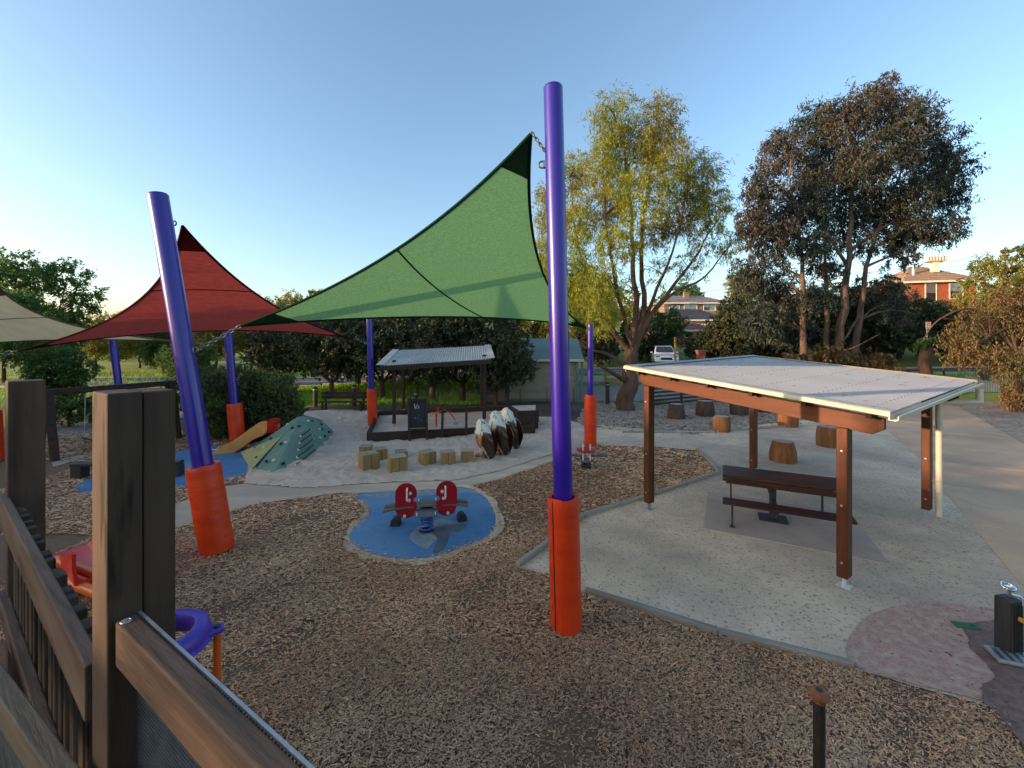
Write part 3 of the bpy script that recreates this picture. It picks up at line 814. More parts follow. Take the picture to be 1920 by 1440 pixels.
# --- dark round trees along the lawn
def round_tree(seed, h=5.0, r=2.5, th=1.0, n=17000, L=.17, W=.09, leafm='leaf_pear', barkm='bark', name='pear_tree', droop=.25, low=.9):
    rng = random.Random(seed)
    lobes = []
    for k in range(18):
        a = 2.4 * k + rng.uniform(-.3, .3); q = rng.uniform(.38, .75) * r
        s = rng.uniform(.30, .46) * r
        f = (k + .5) / 18
        z = low + s * .75 + (h - low - s * 1.5) * f
        q *= math.sin(math.pi * (.18 + .62 * f)) ** .7
        lobes.append((q * math.cos(a), q * math.sin(a), z, s, s, s * rng.uniform(.75, 1.0)))
    stems = [([(0, 0, -.05), (rng.uniform(-.06, .06), 0, th * .5), (0, .02, th)], .17, .12)]
    for k in range(5):
        a = 1.26 * k + rng.uniform(-.3, .3)
        stems.append(([(0, 0, th - .15), (.25 * r * math.cos(a), .25 * r * math.sin(a), th + .5), (.5 * r * math.cos(a), .5 * r * math.sin(a), h * .66)], .085, .02))
    t = make_tree(name, 'x x x x', (0, 0, 0), lobes, n, L, W, leafm, barkm, stems, droop=droop, seed=seed, twig=18, spread=.45)
    return t
PEAR = [round_tree(21), round_tree(22, h=5.2, r=2.7), round_tree(23, h=4.8, r=2.4)]
used = set()
def plant(proto, x, y, rz, sc, label, group, z=None, name=None):
    if proto in used: o = copy_tree(proto)
    else: o = proto; used.add(proto)
    if name: o.name = name
    o.location = (x, y, TZ(x, y) if z is None else z); o.rotation_euler = (0, 0, rz); o.scale = (sc, sc, sc) if not isinstance(sc, tuple) else sc
    return tag(o, label, 'tree', group)
for k, (px, Yd, sc, lab) in enumerate([
        (622, 22.6, 1.0, 'dark round tree with a straight trunk between the two lawn bollards'),
        (716, 22.4, 1.02, 'dark low branched tree just right of the slim purple pole'),
        (812, 21.6, .98, 'dark tree behind the left half of the sandpit roof'),
        (866, 21.4, 1.08, 'dark tree with a thick trunk behind the blackboard frame'),
        (930, 20.6, .78, 'dark leaning tree in front of the shed corner'),
        (535, 24.5, 1.0, 'dark tree rising behind the big rounded shrub'),
        (672, 27.0, 1.1, 'dark tree in the second row behind the slim purple pole'),
        (770, 26.0, 1.12, 'dark tree in the second row behind the sandpit roof'),
        (905, 25.5, 1.12, 'tallest dark tree in the row, left of the shed roof')]):
    plant(PEAR[k % 3], (px - 960) * Yd / FPX, Yd, 1.3 * k, sc, lab, 'dark trees beside the lawn')

# --- loose background trees on both sides
FAR_O = [round_tree(31, 8.5, 3.4, 2.2, 19000, .26, .10, 'leaf_olive', 'bark', 'olive_tree', .3, 1.2), round_tree(32, 9.0, 3.2, 2.6, 19000, .26, .10, 'leaf_olive', 'bark', 'olive_tree', .5, 1.4)]
FAR_G = [round_tree(33, 9.0, 3.6, 2.4, 20000, .25, .11, 'leaf_green', 'bark', 'green_tree', .3, 1.0), round_tree(34, 7.5, 3.2, 1.8, 20000, .24, .11, 'leaf_green', 'bark', 'green_tree', .3, .6)]
FAR_H = [round_tree(35, 4.2, 2.6, .6, 15000, .21, .09, 'leaf_hedge', 'bark', 'dark_bush', .2, .1), round_tree(36, 3.6, 2.3, .5, 15000, .20, .09, 'leaf_hedge', 'bark', 'dark_bush', .2, .1)]
FAR_R = [round_tree(37, 2.8, 1.7, .5, 6500, .24, .11, 'leaf_rust', 'bark', 'copper_bush', .5, .1)]
far = [
    (FAR_G[0], 62, 36, 1.22, 'tall green tree at the left edge rising above the cream sail'),
    (FAR_G[0], 8, 30, .82, 'green tree at the very left edge below the cream sail'),
    (FAR_G[1], 110, 19, .42, 'dense low green tree behind the swing beam'),
    (FAR_O[0], 262, 46, .80, 'yellow green tree right of the far left purple pole'),
    (FAR_G[1], 305, 40, .60, 'dark green rounded tree beyond the oval lawn'),
    (FAR_O[1], 350, 44, .72, 'straw coloured tree seen left of the leaning purple pole'),
    (FAR_O[0], 405, 40, .86, 'bright yellow green tree under the red sail'),
    (FAR_G[0], 372, 54, .95, 'dark tree top peeking out under the red sail edge'),
    (FAR_O[1], 470, 44, .92, 'yellow green tree behind the second purple pole'),
    (FAR_O[0], 525, 42, .84, 'olive tree above the big rounded shrub'),
    (FAR_O[1], 580, 48, 1.0, 'pale olive tree behind the dark row under the green sail'),
    (FAR_O[0], 645, 50, 1.0, 'far green tree left of the slim purple pole'),
    (FAR_O[0], 740, 46, 1.0, 'golden tree far behind the sandpit roof'),
    (FAR_O[1], 830, 50, 1.02, 'golden tree top behind the tallest dark tree'),
    (FAR_O[0], 930, 38, .9, 'golden tree behind the left end of the shed'),
    (FAR_O[1], 1000, 36, 1.0, 'golden tree behind the shed roof'),
    (FAR_O[0], 1085, 37, .98, 'olive tree behind the slim pole with the orange pad'),
    (FAR_G[1], 222, 50, .74, 'green tree at the back of the oval behind the far purple pole'),
    (FAR_O[0], 180, 44, .70, 'olive tree at the back of the oval left of the far purple pole'),
    (FAR_O[1], 435, 52, .95, 'olive tree behind the pole that stands in the shrub'),
    (FAR_G[1], 330, 31, .40, 'round green bush at the near edge of the oval'),
    (FAR_G[1], 360, 27, .42, 'green bush between the leaning pole and the big shrub'),
    (FAR_G[1], 1285, 70, .95, 'dark tree behind the grey roofed house'),
    (FAR_G[1], 1248, 40, .62, 'dark green tree left of the terracotta roof'),
    (FAR_O[0], 1395, 76, 1.05, 'olive tree on the skyline right of the grey roofed house'),
    (FAR_H[0], 1316, 37, .66, 'dark bush in front of the terracotta roofed house'),
    (FAR_H[1], 1372, 36, 1.25, 'dark bush at the top of the driveway'),
    (FAR_H[0], 1415, 35, 1.5, 'dark bush below the left edge of the gum tree'),
    (FAR_H[1], 1475, 34, 1.75, 'dark bush behind the gum trunks'),
    (FAR_H[0], 1545, 35, 1.65, 'wide dark bush behind the forked gum trunk'),
    (FAR_H[1], 1620, 36, 1.85, 'dark bush right of the forked gum trunk'),
    (FAR_H[0], 1685, 37, 1.4, 'dark bush left of the red brick house'),
    (FAR_G[1], 1752, 40, .62, 'bright green bush below the red brick house'),
    (FAR_H[1], 1120, 35, .9, 'dark bush across the street behind the weeping tree'),
    (FAR_H[0], 1200, 37, .9, 'dark bush across the street behind the white car'),
    (FAR_H[1], 1830, 34, 1.3, 'dark bush across the street below the golden green tree'),
    (FAR_O[1], 1897, 40, 1.05, 'broad golden green tree right of the red brick house'),
    (FAR_O[0], 1838, 42, .66, 'olive tree screening the right half of the red brick house'),
    (FAR_R[0], 1490, 23.5, .85, 'copper leaved bush behind the high edge of the picnic roof'),
    (FAR_R[0], 1560, 24.0, .95, 'copper leaved bush under the bare gum branch'),
    (FAR_R[0], 1635, 23.6, .85, 'copper leaved bush at the left end of the steel fence'),
    (FAR_R[0], 1255, 34.6, .5, 'small golden bush beside the white car'),
]
for k, (pr, px, Yd, sc, lab) in enumerate(far):
    plant(pr, (px - 960) * Yd / FPX, Yd, .9 * k, sc, lab, 'background trees and bushes')
for pr in PEAR + FAR_O + FAR_G + FAR_H + FAR_R:
    assert pr in used

# far-off wood closing the view beyond the oval and the street
def far_wood():
    rng = random.Random(77); lob = []
    for k in range(150):
        x = -150 + 185 * k / 149 + rng.uniform(-2, 2); y = 62 + rng.uniform(0, 22) + abs(x + 60) * .10
        h = rng.uniform(3.0, 6.2) * (1.0 if x < -12 else 1.15)
        z0 = TZ(x, y)
        lob.append((x, y, z0 + h * .55, rng.uniform(2.2, 4), 2.5, h * .62))
    V, F = leaf_cloud(lob, 34000, .75, .42, .2, 5, 14, .3, .5)
    return tag(link('far_wood', np_mesh('far_wood', V, F, 'leaf_olive')), 'distant belt of olive green trees closing the view behind the park', 'woodland', kind='stuff')
far_wood()
# trees out of frame to the left, where the low sun comes from
shade = [(-24, -9, 0.80), (-23, -3.5, .56), (-25, 2.0, .80), (-23.5, 7.2, .78), (-25, 12.3, .86), (-28, -14, .9), (-31, -1, .6), (-30, 9, .9), (-27, 17.5, .9)]
for k, (x, y, sc) in enumerate(shade):
    plant((FAR_G + FAR_O)[k % 4], x, y, 1.7 * k, sc, 'park tree in the row along the west side of the playground', 'trees along the west side')

for k, (x, y, sc) in enumerate([(-20.5, -10, 1.3), (-20, -6.8, 1.3), (-20.4, -3.7, 1.3), (-20, -.8, 1.3), (-20.4, 1.9, 1.25), (-20.2, 7.2, 1.15), (-20.2, 10.2, 1.1)]):  # unseen bushes added to block low sun rays, gap left for streaks
    plant(FAR_H[k % 2], x, y, 2.1 * k, sc, 'unseen dark bush added west of the playground to block low sun', 'added bushes blocking the low sun')

# --- the big rounded shrub and the small ones
sb = G(482, 812)
make_tree('juniper_shrub', 'big rounded evergreen shrub with a sunlit golden left side', sb,
    PL([(412, 742, 42, 44, -.6), (400, 790, 26, 34, -.8), (450, 722, 44, 38, .3), (505, 740, 52, 44), (470, 775, 56, 42, -.2), (535, 772, 34, 42, .2), (430, 800, 34, 26, -.6), (510, 795, 52, 28, -.3), (398, 715, 28, 30, 0)], sb.y, .5, 2),
    52000, .10, .036, 'leaf_juniper', 'bark', [([sb, sb + Vector((0, 0, .5)), sb + Vector((.1, 0, 1.2))], .12, .05), ([sb, sb + Vector((-.5, 0, .6)), sb + Vector((-.8, 0, 1.3))], .08, .03)],
    droop=-.3, seed=12, twig=20, shell=.5, spread=.3, cat='shrub')
hb = G(130, 800)
make_tree('hedge_shrub', 'low dark green hedge behind the swing seat', hb,
    PL([(90, 765, 40, 26), (140, 770, 40, 28), (190, 768, 40, 30), (330, 740, 28, 40, .5), (290, 760, 40, 32), (240, 766, 40, 30)], hb.y, .3, 3),
    11000, .10, .045, 'leaf_green', 'bark', [([hb, hb + Vector((0, 0, .4)), hb + Vector((.1, 0, .8))], .06, .03)], droop=-.1, seed=14, twig=16, cat='shrub')
# --- right edge tree with drooping copper leaves
rb = D(1905, 0, 18.5); rb.z = 0
make_tree('drooping_tree', 'scruffy drooping tree with copper leaves hanging at the right edge', rb,
    PL([(1905, 560, 36, 28), (1862, 572, 36, 20, 0, .6), (1810, 600, 36, 20, 0, .4), (1860, 610, 50, 34), (1925, 610, 44, 44), (1800, 640, 42, 26, 0, .7), (1850, 668, 50, 26), (1800, 672, 38, 20, 0, .8), (1905, 690, 36, 36), (1940, 740, 36, 50), (1908, 748, 20, 34), (1990, 640, 60, 80)], 18.5, 1.0, 6),
    20000, .16, .045, 'leaf_rust', 'bark',
    [([rb, rb + Vector((.1, 0, 1.2)), D(1900, 640, 18.5), D(1890, 560, 18.5)], .20, .05), ([D(1900, 650, 18.5), D(1830, 580, 18.2), D(1760, 600, 18), D(1730, 640, 18)], .07, .015), ([D(1898, 610, 18.5), D(1840, 640, 18), D(1790, 690, 17.6)], .05, .012), ([D(1898, 600, 18.5), D(1960, 560, 18.8), D(2010, 600, 19)], .08, .02)],
    droop=.8, seed=17, twig=18, shell=.1, spread=.7)
# cut-off stump with fresh leaves at the steel fence
b = D(1738, 0, 22.6); b.z = TZ(b.x, b.y)
make_tree('sprouting_stump', 'shaggy cut tree stump with a tuft of fresh leaves at the steel fence', b, PL([(1738, 642, 22, 12), (1725, 650, 16, 10), (1750, 640, 14, 10)], 22.6, .1), 700, .22, .07, 'leaf_green', 'bark',
    [([b - Vector((0, 0, .1)), b + Vector((.03, 0, .7)), D(1739, 652, 22.6)], .34, .26)], seed=3, twigs=False, cat='stump')

# ================================================================== SHADE POLES AND SAILS
def shade_pole(base, top, r, label, pad=None, padr=None, pad0=0.0, hook=None, seam=None):
    base, top = Vector(base), Vector(top)
    t = thing('shade_pole', label, 'pole', base, group='purple shade sail poles')
    d = (top - base).normalized()
    mb = MB(); mb.tube([base - d * .05, top - d * .006], r, 28); mb.build('shaft', 'pole_paint', t, smooth=True, angle=50)
    mb = MB(); mb.tube([top - d * .006, top + d * .012], [r * 1.01, r * .93], 28); mb.build('cap', 'pole_paint', t, smooth=True, angle=40)
    if pad:
        a = Vector((1, 0, 0)); a = (a - d * a.dot(d)).normalized(); b = d.cross(a)
        rings = []
        n = 32; m = 26
        rnd = random.Random(int(base.x * 100))
        for i in range(m + 1):
            z = pad0 + (pad - pad0) * i / m
            ring = []
            for k in range(n):
                th = 2 * math.pi * k / n
                wr = mnoise.noise(Vector((math.cos(th) * 1.5 + base.x, math.sin(th) * 1.5, z * 4.5)))
                rr = padr * (1 + .022 * wr + .012 * mnoise.noise(Vector((math.cos(th) * 4, math.sin(th) * 4 + base.y, z * 11))))
                if i in (0, m): rr *= .955
                if seam is not None and abs((th - seam + math.pi) % (2 * math.pi) - math.pi) < .11: rr *= .965
                zz = z + (.022 * mnoise.noise(Vector((math.cos(th) * 2, math.sin(th) * 2, base.x))) if i == m else 0)
                ring.append(base + d * zz + (a * math.cos(th) + b * math.sin(th)) * rr)
            rings.append(ring)
        # rolled in at the rim towards the shaft
        rings.append([base + d * (pad - .012) + (p - (base + d * (p - base).dot(d))).normalized() * (r + .018) for p in rings[-1]])
        mb = MB(); mb.rings(rings, cap=False); pd_ = mb.build('pad', 'pad_vinyl', t, smooth=True, angle=60)
        if seam is not None:
            u = a * math.cos(seam) + b * math.sin(seam)
            mb = MB(); mb.beam(base + d * (pad0 + .03) + u * padr * .972, base + d * (pad - .03) + u * padr * .972, .014, .006, up=u)
            mb.build('zip', 'rubber_black', pd_)
    for h in (hook or []):
        p = base.lerp(top, h[0]); u = Vector(h[1]).normalized()
        mb = MB(); mb.torus(p + u * (r + .035), .035, .010, 14, 8, Matrix.Rotation(R(90), 3, 'X')); mb.beam(p + u * (r - .01), p + u * (r + .02), .05, .07)
        mb.build('eye_bolt', 'steel', t, smooth=True)
    return t
P1b, P1t = G(1062, 1178), D(1037, 165, G(1062, 1178).y)
P2b, P2t = G(408, 1034), D(296, 366, G(408, 1034).y)
P3b, P3t = G(1107, 836), D(1107, 608, G(1107, 836).y)
P4b, P4t = G(699, 798), D(691, 560, G(699, 798).y)
P5b, P5t = G(446, 828), D(420, 540, G(446, 828).y)
P6b, P6t = G(232, 800), D(208, 610, G(232, 800).y)
P7b, P7t = Vector((-13.2, 10.6, 0)), Vector((-13.42, 10.6, 4.75))
shade_pole(P1b, P1t, .102, 'tall near purple pole holding the green sail, orange pad at its foot', 1.40, .165, 0.015, [(.86, (-1, .2, 0))], seam=math.pi * 1.22)
shade_pole(P2b, P2t, .128, 'tall leaning purple pole on the left in front of the red sail', 1.27, .215, 0.02, [(.565, (1, .1, 0)), (.93, (.3, 1, 0))], seam=math.pi * .75)
shade_pole(P3b, P3t, .085, 'short purple pole with orange pad beyond the near pole, right of the carved birds', 1.50, .178, 0.02, [(.96, (-.5, -1, 0))])
shade_pole(P4b, P4t, .11, 'slim purple pole with orange pad at the left corner of the sandpit', 1.36, .175, 0.02, [(.65, (-1, -.3, 0))])
shade_pole(P5b, P5t, .115, 'purple pole half hidden by the big rounded shrub', 1.18, .21, 0.02, [(.6, (-1, -.3, 0))])
shade_pole(P6b, P6t, .115, 'far purple pole behind the swing beam', 1.2, .2, 0.02)
shade_pole(P7b, P7t, .11, 'purple pole at the left edge of the picture', 1.3, .18, 0.02)

def sail(name, label, corners, sag, fabric, dark, seams=(), n=30, patch=.09, lift=0.0):
    """triangular membrane: edges curve in between the corners, the inside relaxes like tight cloth"""
    C = [Vector(c) for c in corners]
    cen = (C[0] + C[1] + C[2]) / 3
    idx, P = {}, []
    for i in range(n + 1):
        for j in range(n + 1 - i):
            idx[(i, j)] = len(P)
            a, b, c = i / n, j / n, (n - i - j) / n
            P.append(C[0] * a + C[1] * b + C[2] * c)
    def edge(i0, i1, t, sg):
        p = C[i0].lerp(C[i1], t)
        mid = C[i0].lerp(C[i1], .5)
        # parabola pulled towards the middle of the sail
        return p + (cen - mid) * sg * 4 * t * (1 - t)
    fixed = set()
    for k in range(n + 1):
        t = k / n
        for key, (q0, q1, tt, sg) in {(n - k, k): (0, 1, t, sag[0]), (0, n - k): (1, 2, t, sag[1]), (k, 0): (2, 0, t, sag[2])}.items():
            P[idx[key]] = edge(q0, q1, tt, sg); fixed.add(key)
    for it in range(400):
        for i in range(1, n):
            for j in range(1, n - i):
                if (i, j) in fixed: continue
                s = P[idx[(i + 1, j)]] + P[idx[(i - 1, j)]] + P[idx[(i, j + 1)]] + P[idx[(i, j - 1)]] + P[idx[(i + 1, j - 1)]] + P[idx[(i - 1, j + 1)]]
                P[idx[(i, j)]] = s / 6
        if it > 160: break
    t = thing(name, label, 'shade sail', C[0], group='shade sails')
    def tri(cond, nm, material, off=0.0):
        mb = MB(); mb.v = [p + Vector((0, 0, off)) for p in P]; fs = []
        for i in range(n):
            for j in range(n - i):
                if cond(i, j): fs.append((idx[(i, j)], idx[(i + 1, j)], idx[(i, j + 1)]))
                if i + j < n - 1 and cond(i, j): fs.append((idx[(i + 1, j)], idx[(i + 1, j + 1)], idx[(i, j + 1)]))
        used_v = sorted({q for f in fs for q in f}); re = {q: k for k, q in enumerate(used_v)}
        mb.v = [mb.v[q] for q in used_v]; mb.f = [tuple(re[q] for q in f) for f in fs]
        return mb.build(nm, material, t, smooth=True, angle=85)
    kp = max(2, int(round(n * patch)))
    cloth = tri(lambda i, j: i < n - kp and j < n - kp and (n - i - j) <= n - kp + 0, 'cloth', fabric)
    # doubled cloth at each corner
    tri(lambda i, j: i >= n - kp, 'corner_patch', dark)
    tri(lambda i, j: j >= n - kp, 'corner_patch', dark)
    tri(lambda i, j: (n - i - j) > n - kp, 'corner_patch', dark)
    for q0, q1, sg, key in ((0, 1, sag[0], lambda k: (n - k, k)), (1, 2, sag[1], lambda k: (0, n - k)), (2, 0, sag[2], lambda k: (k, 0))):
        mb = MB(); mb.tube([P[idx[key(k)]] for k in range(n + 1)], .022, 6); mb.build('hem', dark, t, smooth=True)
    for axis_, k in seams:
        pts = []
        for q in range(n + 1 - k):
            key = {'i': (k, q), 'j': (q, k), 'c': (q, n - k - q)}[axis_]
            if key in idx: pts.append(P[idx[key]] + Vector((0, 0, -.006)))
        mb = MB(); mb.tube(pts, .012, 5); mb.build('seam', dark, cloth, smooth=True)
    return t, C
def chain(p, q, label, links=8, r=.011):
    p, q = Vector(p), Vector(q)
    t = thing('chain', label, 'chain', p, group='sail chains')
    d = (q - p); L = d.length / links; dn = d.normalized()
    a = dn.cross(Vector((0, 0, 1))).normalized(); b = dn.cross(a)
    for k in range(links):
        u = a if k % 2 else b
        c = p + d * ((k + .5) / links); hl, hw = L * .62, L * .30
        pts = []
        for m in range(13):
            th = 2 * math.pi * m / 12
            x = math.cos(th); y = math.sin(th)
            pts.append(c + dn * (hl * (abs(x) ** .7) * (1 if x > 0 else -1)) + u * (hw * (abs(y) ** .7) * (1 if y > 0 else -1)))
        mb = MB(); mb.tube(pts, r, 6, cap=False); mb.build('link', 'steel', t, smooth=True)
    return t
gA = D(995, 252, P1b.y + .02); gD = D(1098, 614, P3b.y - .2); gC = D(452, 611, P2b.y + .1)
sail('green_shade_sail', 'green triangular shade sail stretched from the near purple pole to the leaning pole', [gA, gC, gD], (.16, .30, .30), 'sail_green', 'sail_green_dark', seams=(('j', 14),))
chain(P1b.lerp(P1t, .885) + Vector((-.10, .02, 0)), gA + Vector((.01, 0, .02)), 'short steel chain between the top of the near pole and the green sail', 7, .009)
chain(P2b.lerp(P2t, .565) + Vector((.17, .03, 0)), gC, 'steel chain tying the low end of the green sail to the leaning pole', 11, .010)
rA = P2b.lerp(P2t, .925) + Vector((.12, .22, 0)); rB = P4b.lerp(P4t, .65) + Vector((-.55, -.12, .16)); rC = D(34, 658, 10.7)
sail('red_shade_sail', 'dark red triangular shade sail behind the leaning purple pole', [rA, rC, rB], (.30, .62, .24), 'sail_red', 'sail_red_dark', seams=(('i', 20),), patch=.09)
chain(P4b.lerp(P4t, .65) + Vector((-.13, -.02, 0)), rB, 'thin chain between the red sail and the slim purple pole', 5, .011)
chain(P7b.lerp(P7t, .57) + Vector((.1, 0, 0)), rC, 'thin chain at the low left end of the red sail', 4, .011)
cA = P7b.lerp(P7t, .95) + Vector((.05, .2, 0)); cB = P5b.lerp(P5t, .62) + Vector((-1.0, -.3, .12)); cC = Vector((-26, 17.5, 2.5))
sail('cream_shade_sail', 'cream shade sail reaching in from the left edge', [cA, cC, cB], (.30, .55, .36), 'sail_cream', 'sail_cream_dark', seams=(('i', 18), ('c', 20)))
t = thing('strap', 'thin orange strap between the cream sail and the pole in the shrub', 'strap', cB)
mb = MB(); mb.beam(cB, P5b.lerp(P5t, .62) + Vector((-.1, 0, 0)), .03, .006); mb.build('webbing', 'plastic_orange', t)

# ================================================================== PICNIC SHELTER
A, B, Cc = G(1217, 955), G(1583, 1100), G(1745, 970)
U = (B - A); lu = U.length; U.normalize()
Vv = (Cc - B); Vv -= U * Vv.dot(U); lv = (Cc - B).length; Vv.normalize()
A2 = Vector((A.x, A.y, 0))
def SH(s, tt, z):
    p = A2 + U * s + Vv * tt; return Vector((p.x, p.y, z))
def roofz(s, tt): return 2.572 - .093 * s + .026 * tt
rs0, rs1, rt0, rt1 = -.30, lu + .49, -.30, lv + .60
sh = thing('picnic_shelter', 'picnic shelter with red brown timber posts and a pale corrugated roof', 'shelter', A2, math.atan2(U.y, U.x))
def post(s, tt, ztop, stub=.13):
    p = SH(s, tt, 0); ang = math.atan2(U.y, U.x)
    mb = MB(); mb.box((p.x, p.y, (stub + ztop) / 2), (.115, .165, ztop - stub), ang); o = mb.build('post', 'timber_red', sh, bevel=.008)
    mb = MB(); mb.box((p.x, p.y, stub / 2 + .02), (.012, .085, stub + .10), ang); mb.box((p.x, p.y, .008), (.14, .14, .016), ang); mb.build('stirrup', 'plastic_white' if s > 1 and tt < 1 else 'galvanised', o)
    for z in (.32, 1.02, ztop - .28):
        for sg in (1,):
            q = p + Vv * (-.0825 * sg) + Vector((0, 0, z)); mb = MB(); mb.tube([q + Vv * .004, q - Vv * .012], .013, 10); mb.build('bolt', 'galvanised', o, smooth=True)
            q = p + U * (-.0575) + Vector((0, 0, z)); mb = MB(); mb.tube([q + U * .004, q - U * .012], .013, 10); mb.build('bolt', 'galvanised', o, smooth=True)
for s, tt in ((0, 0), (lu, 0), (lu, lv), (0, lv)):
    post(s, tt, roofz(s, tt) - .33)
def sloped(s0, s1, tt, dz, hgt, wd, nm, m, cut=0.0):
    """rafter along the slope with an angled end cut"""
    pr = [(s0, roofz(s0, tt) - dz), (s1, roofz(s1, tt) - dz), (s1, roofz(s1, tt) - dz - hgt + cut), (s1 - cut * 1.6, roofz(s1, tt) - dz - hgt), (s0 + cut, roofz(s0, tt) - dz - hgt), (s0, roofz(s0, tt) - dz - hgt + cut)]
    mb = MB(); mb.extrude([SH(a, tt - wd / 2, z) for a, z in pr], Vv * wd); return mb.build(nm, m, sh, bevel=.005)
sloped(rs0 + .12, rs1 - .10, 0, .13, .20, .07, 'rafter', 'timber_red_x', .07)
sloped(rs0 + .12, rs1 - .10, lv, .13, .20, .07, 'rafter', 'timber_red_x', .07)
for k in range(6):
    s = rs0 + .2 + k * (rs1 - rs0 - .4) / 5
    a, b = SH(s, rt0 + .10, roofz(s, rt0) - .082), SH(s, rt1 - .06, roofz(s, rt1) - .082)
    mb = MB(); mb.beam(a, b, .05, .09); mb.build('purlin', 'timber_purlin', sh)
# corrugated sheets: waves run down the slope to the gutter
def corrugated(par, name, P00, P10, P01, P11, waves, amp, material, thick=.0025, per=6, nseg=1):
    """P00-P10 along the wave direction count, P00-P01 down the slope"""
    P00, P10, P01, P11 = map(Vector, (P00, P10, P01, P11))
    nu = waves * per
    nrm = (P10 - P00).cross(P01 - P00).normalized()
    if nrm.z < 0: nrm = -nrm
    V, F = [], []
    for j in range(2):
        for i in range(nu + 1):
            f = i / nu
            p = (P00.lerp(P10, f) if j == 0 else P01.lerp(P11, f)) + nrm * amp * math.sin(2 * math.pi * i / per)
            V.append(p); V.append(p - nrm * thick)
    def ix(j, i, k): return (j * (nu + 1) + i) * 2 + k
    for i in range(nu):
        F.append((ix(0, i, 0), ix(0, i + 1, 0), ix(1, i + 1, 0), ix(1, i, 0)))
        F.append((ix(0, i, 1), ix(1, i, 1), ix(1, i + 1, 1), ix(0, i + 1, 1)))
        for j in (0, 1): F.append((ix(j, i, 0), ix(j, i, 1), ix(j, i + 1, 1), ix(j, i + 1, 0)))
    mb = MB(); mb.add(V, F); return mb.build(name, material, par, smooth=True, angle=60)
nsh = 5
for k in range(nsh):
    t0 = rt0 + .05 + (rt1 - rt0 - .10) * k / nsh; t1 = rt0 + .05 + (rt1 - rt0 - .10) * (k + 1) / nsh
    q = .0015 * (k % 2)
    corrugated(sh, 'roof_sheet', SH(rs0, t0, roofz(rs0, t0) - .012 + q), SH(rs0, t1, roofz(rs0, t1) - .012 + q), SH(rs1, t0, roofz(rs1, t0) - .012 + q), SH(rs1, t1, roofz(rs1, t1) - .012 + q), 12, .0085, 'roof_white')
# rolled barge caps along the two sloping edges, ridge flashing on the high edge
for tt, sg in ((rt0, 1), (rt1, -1)):
    pr = [(0, .014), (.16 * sg, .018), (.16 * sg, .012), (.02 * sg, .004), (0, -.05), (-.012 * sg, -.05), (-.02 * sg, -.042), (-.02 * sg, .0)]
    mb = MB(); mb.extrude([SH(rs0 - .02, tt + a, roofz(rs0 - .02, tt) + z) for a, z in pr], SH(rs1 + .02, tt, roofz(rs1 + .02, tt)) - SH(rs0 - .02, tt, roofz(rs0 - .02, tt)))
    mb.build('barge_cap', 'roof_cream', sh, bevel=.006)
pr = [(0, .022), (.13, .016), (.13, .010), (.01, .014), (.004, -.10), (-.008, -.10)]
mb = MB(); mb.extrude([SH(rs0 + a, rt0 + .02, roofz(rs0 + a, rt0) + z) for a, z in pr], SH(0, rt1 - .02, roofz(0, rt1)) - SH(0, rt0 + .02, roofz(0, rt0)))
mb.build('ridge_flashing', 'roof_white', sh)
# quad gutter on the low edge and its downpipe
pr = [(.03, -.03), (.03, -.085), (.09, -.09), (.115, -.075), (.12, -.035), (.108, -.03), (.108, -.07), (.045, -.078), (.042, -.03)]
mb = MB(); mb.extrude([SH(rs1 + a - .03, rt0, roofz(rs1, rt0) + z - .002) for a, z in pr], SH(0, rt1, roofz(0, rt1)) - SH(0, rt0, roofz(0, rt0)))
gut = mb.build('gutter', 'roof_cream', sh)
g0 = SH(rs1 + .06, rt1 - .12, roofz(rs1, rt1) - .13); g1 = SH(lu + .135, lv + .07, roofz(lu, lv) - .42); g2 = SH(lu + .135, lv + .07, .03)
mb = MB(); mb.tube([g0, g0 - Vector((0, 0, .24))], .047, 14); mb.tube([g0 - Vector((0, 0, .22)), Vector((g1.x, g1.y, g0.z - .25))], .042, 14); mb.tube([Vector((g1.x, g1.y, g0.z - .22)), g2], .045, 14)
dp = mb.build('downpipe', 'pvc', sh, smooth=True)
for z in (.62, 1.55):
    mb = MB(); mb.lathe([(.05, 0), (.05, .03)], (g2.x, g2.y, z), 14); mb.beam(Vector((g2.x, g2.y, z + .015)), SH(lu, lv, z + .015), .012, .03); mb.build('bracket', 'pvc', dp, smooth=True)
# roofing screws over each purlin
mb = MB()
for k in range(6):
    s = rs0 + .2 + k * (rs1 - rs0 - .4) / 5
    for q in range(30):
        tt = rt0 + .12 + (rt1 - rt0 - .24) * q / 29; p = SH(s, tt, roofz(s, tt) - .004)
        mb.lathe([(.007, 0), (.006, .007)], p, 6)
tag(mb.build('roof_screws', 'steel_dark', sh), kind='stuff')
# leaves fallen on the roof
rng = random.Random(4)
mb = MB()
for _ in range(46):
    s, tt = rng.uniform(rs0 + .2, rs1 - .2), rng.uniform(rt0 + .2, rt1 - .2); p = SH(s, tt, roofz(s, tt) + .004); a = rng.uniform(0, 6.3); l = rng.uniform(.012, .05)
    d = Vector((math.cos(a), math.sin(a), 0)); e = Vector((-d.y, d.x, 0))
    mb.add([p - d * l, p - e * l * .25 + Vector((0, 0, .006)), p + d * l, p + e * l * .25], [(0, 1, 2, 3)])
tag(mb.build('fallen_leaves', 'litter'), 'few dry leaves lying on the pale picnic roof', 'leaf litter', kind='stuff')

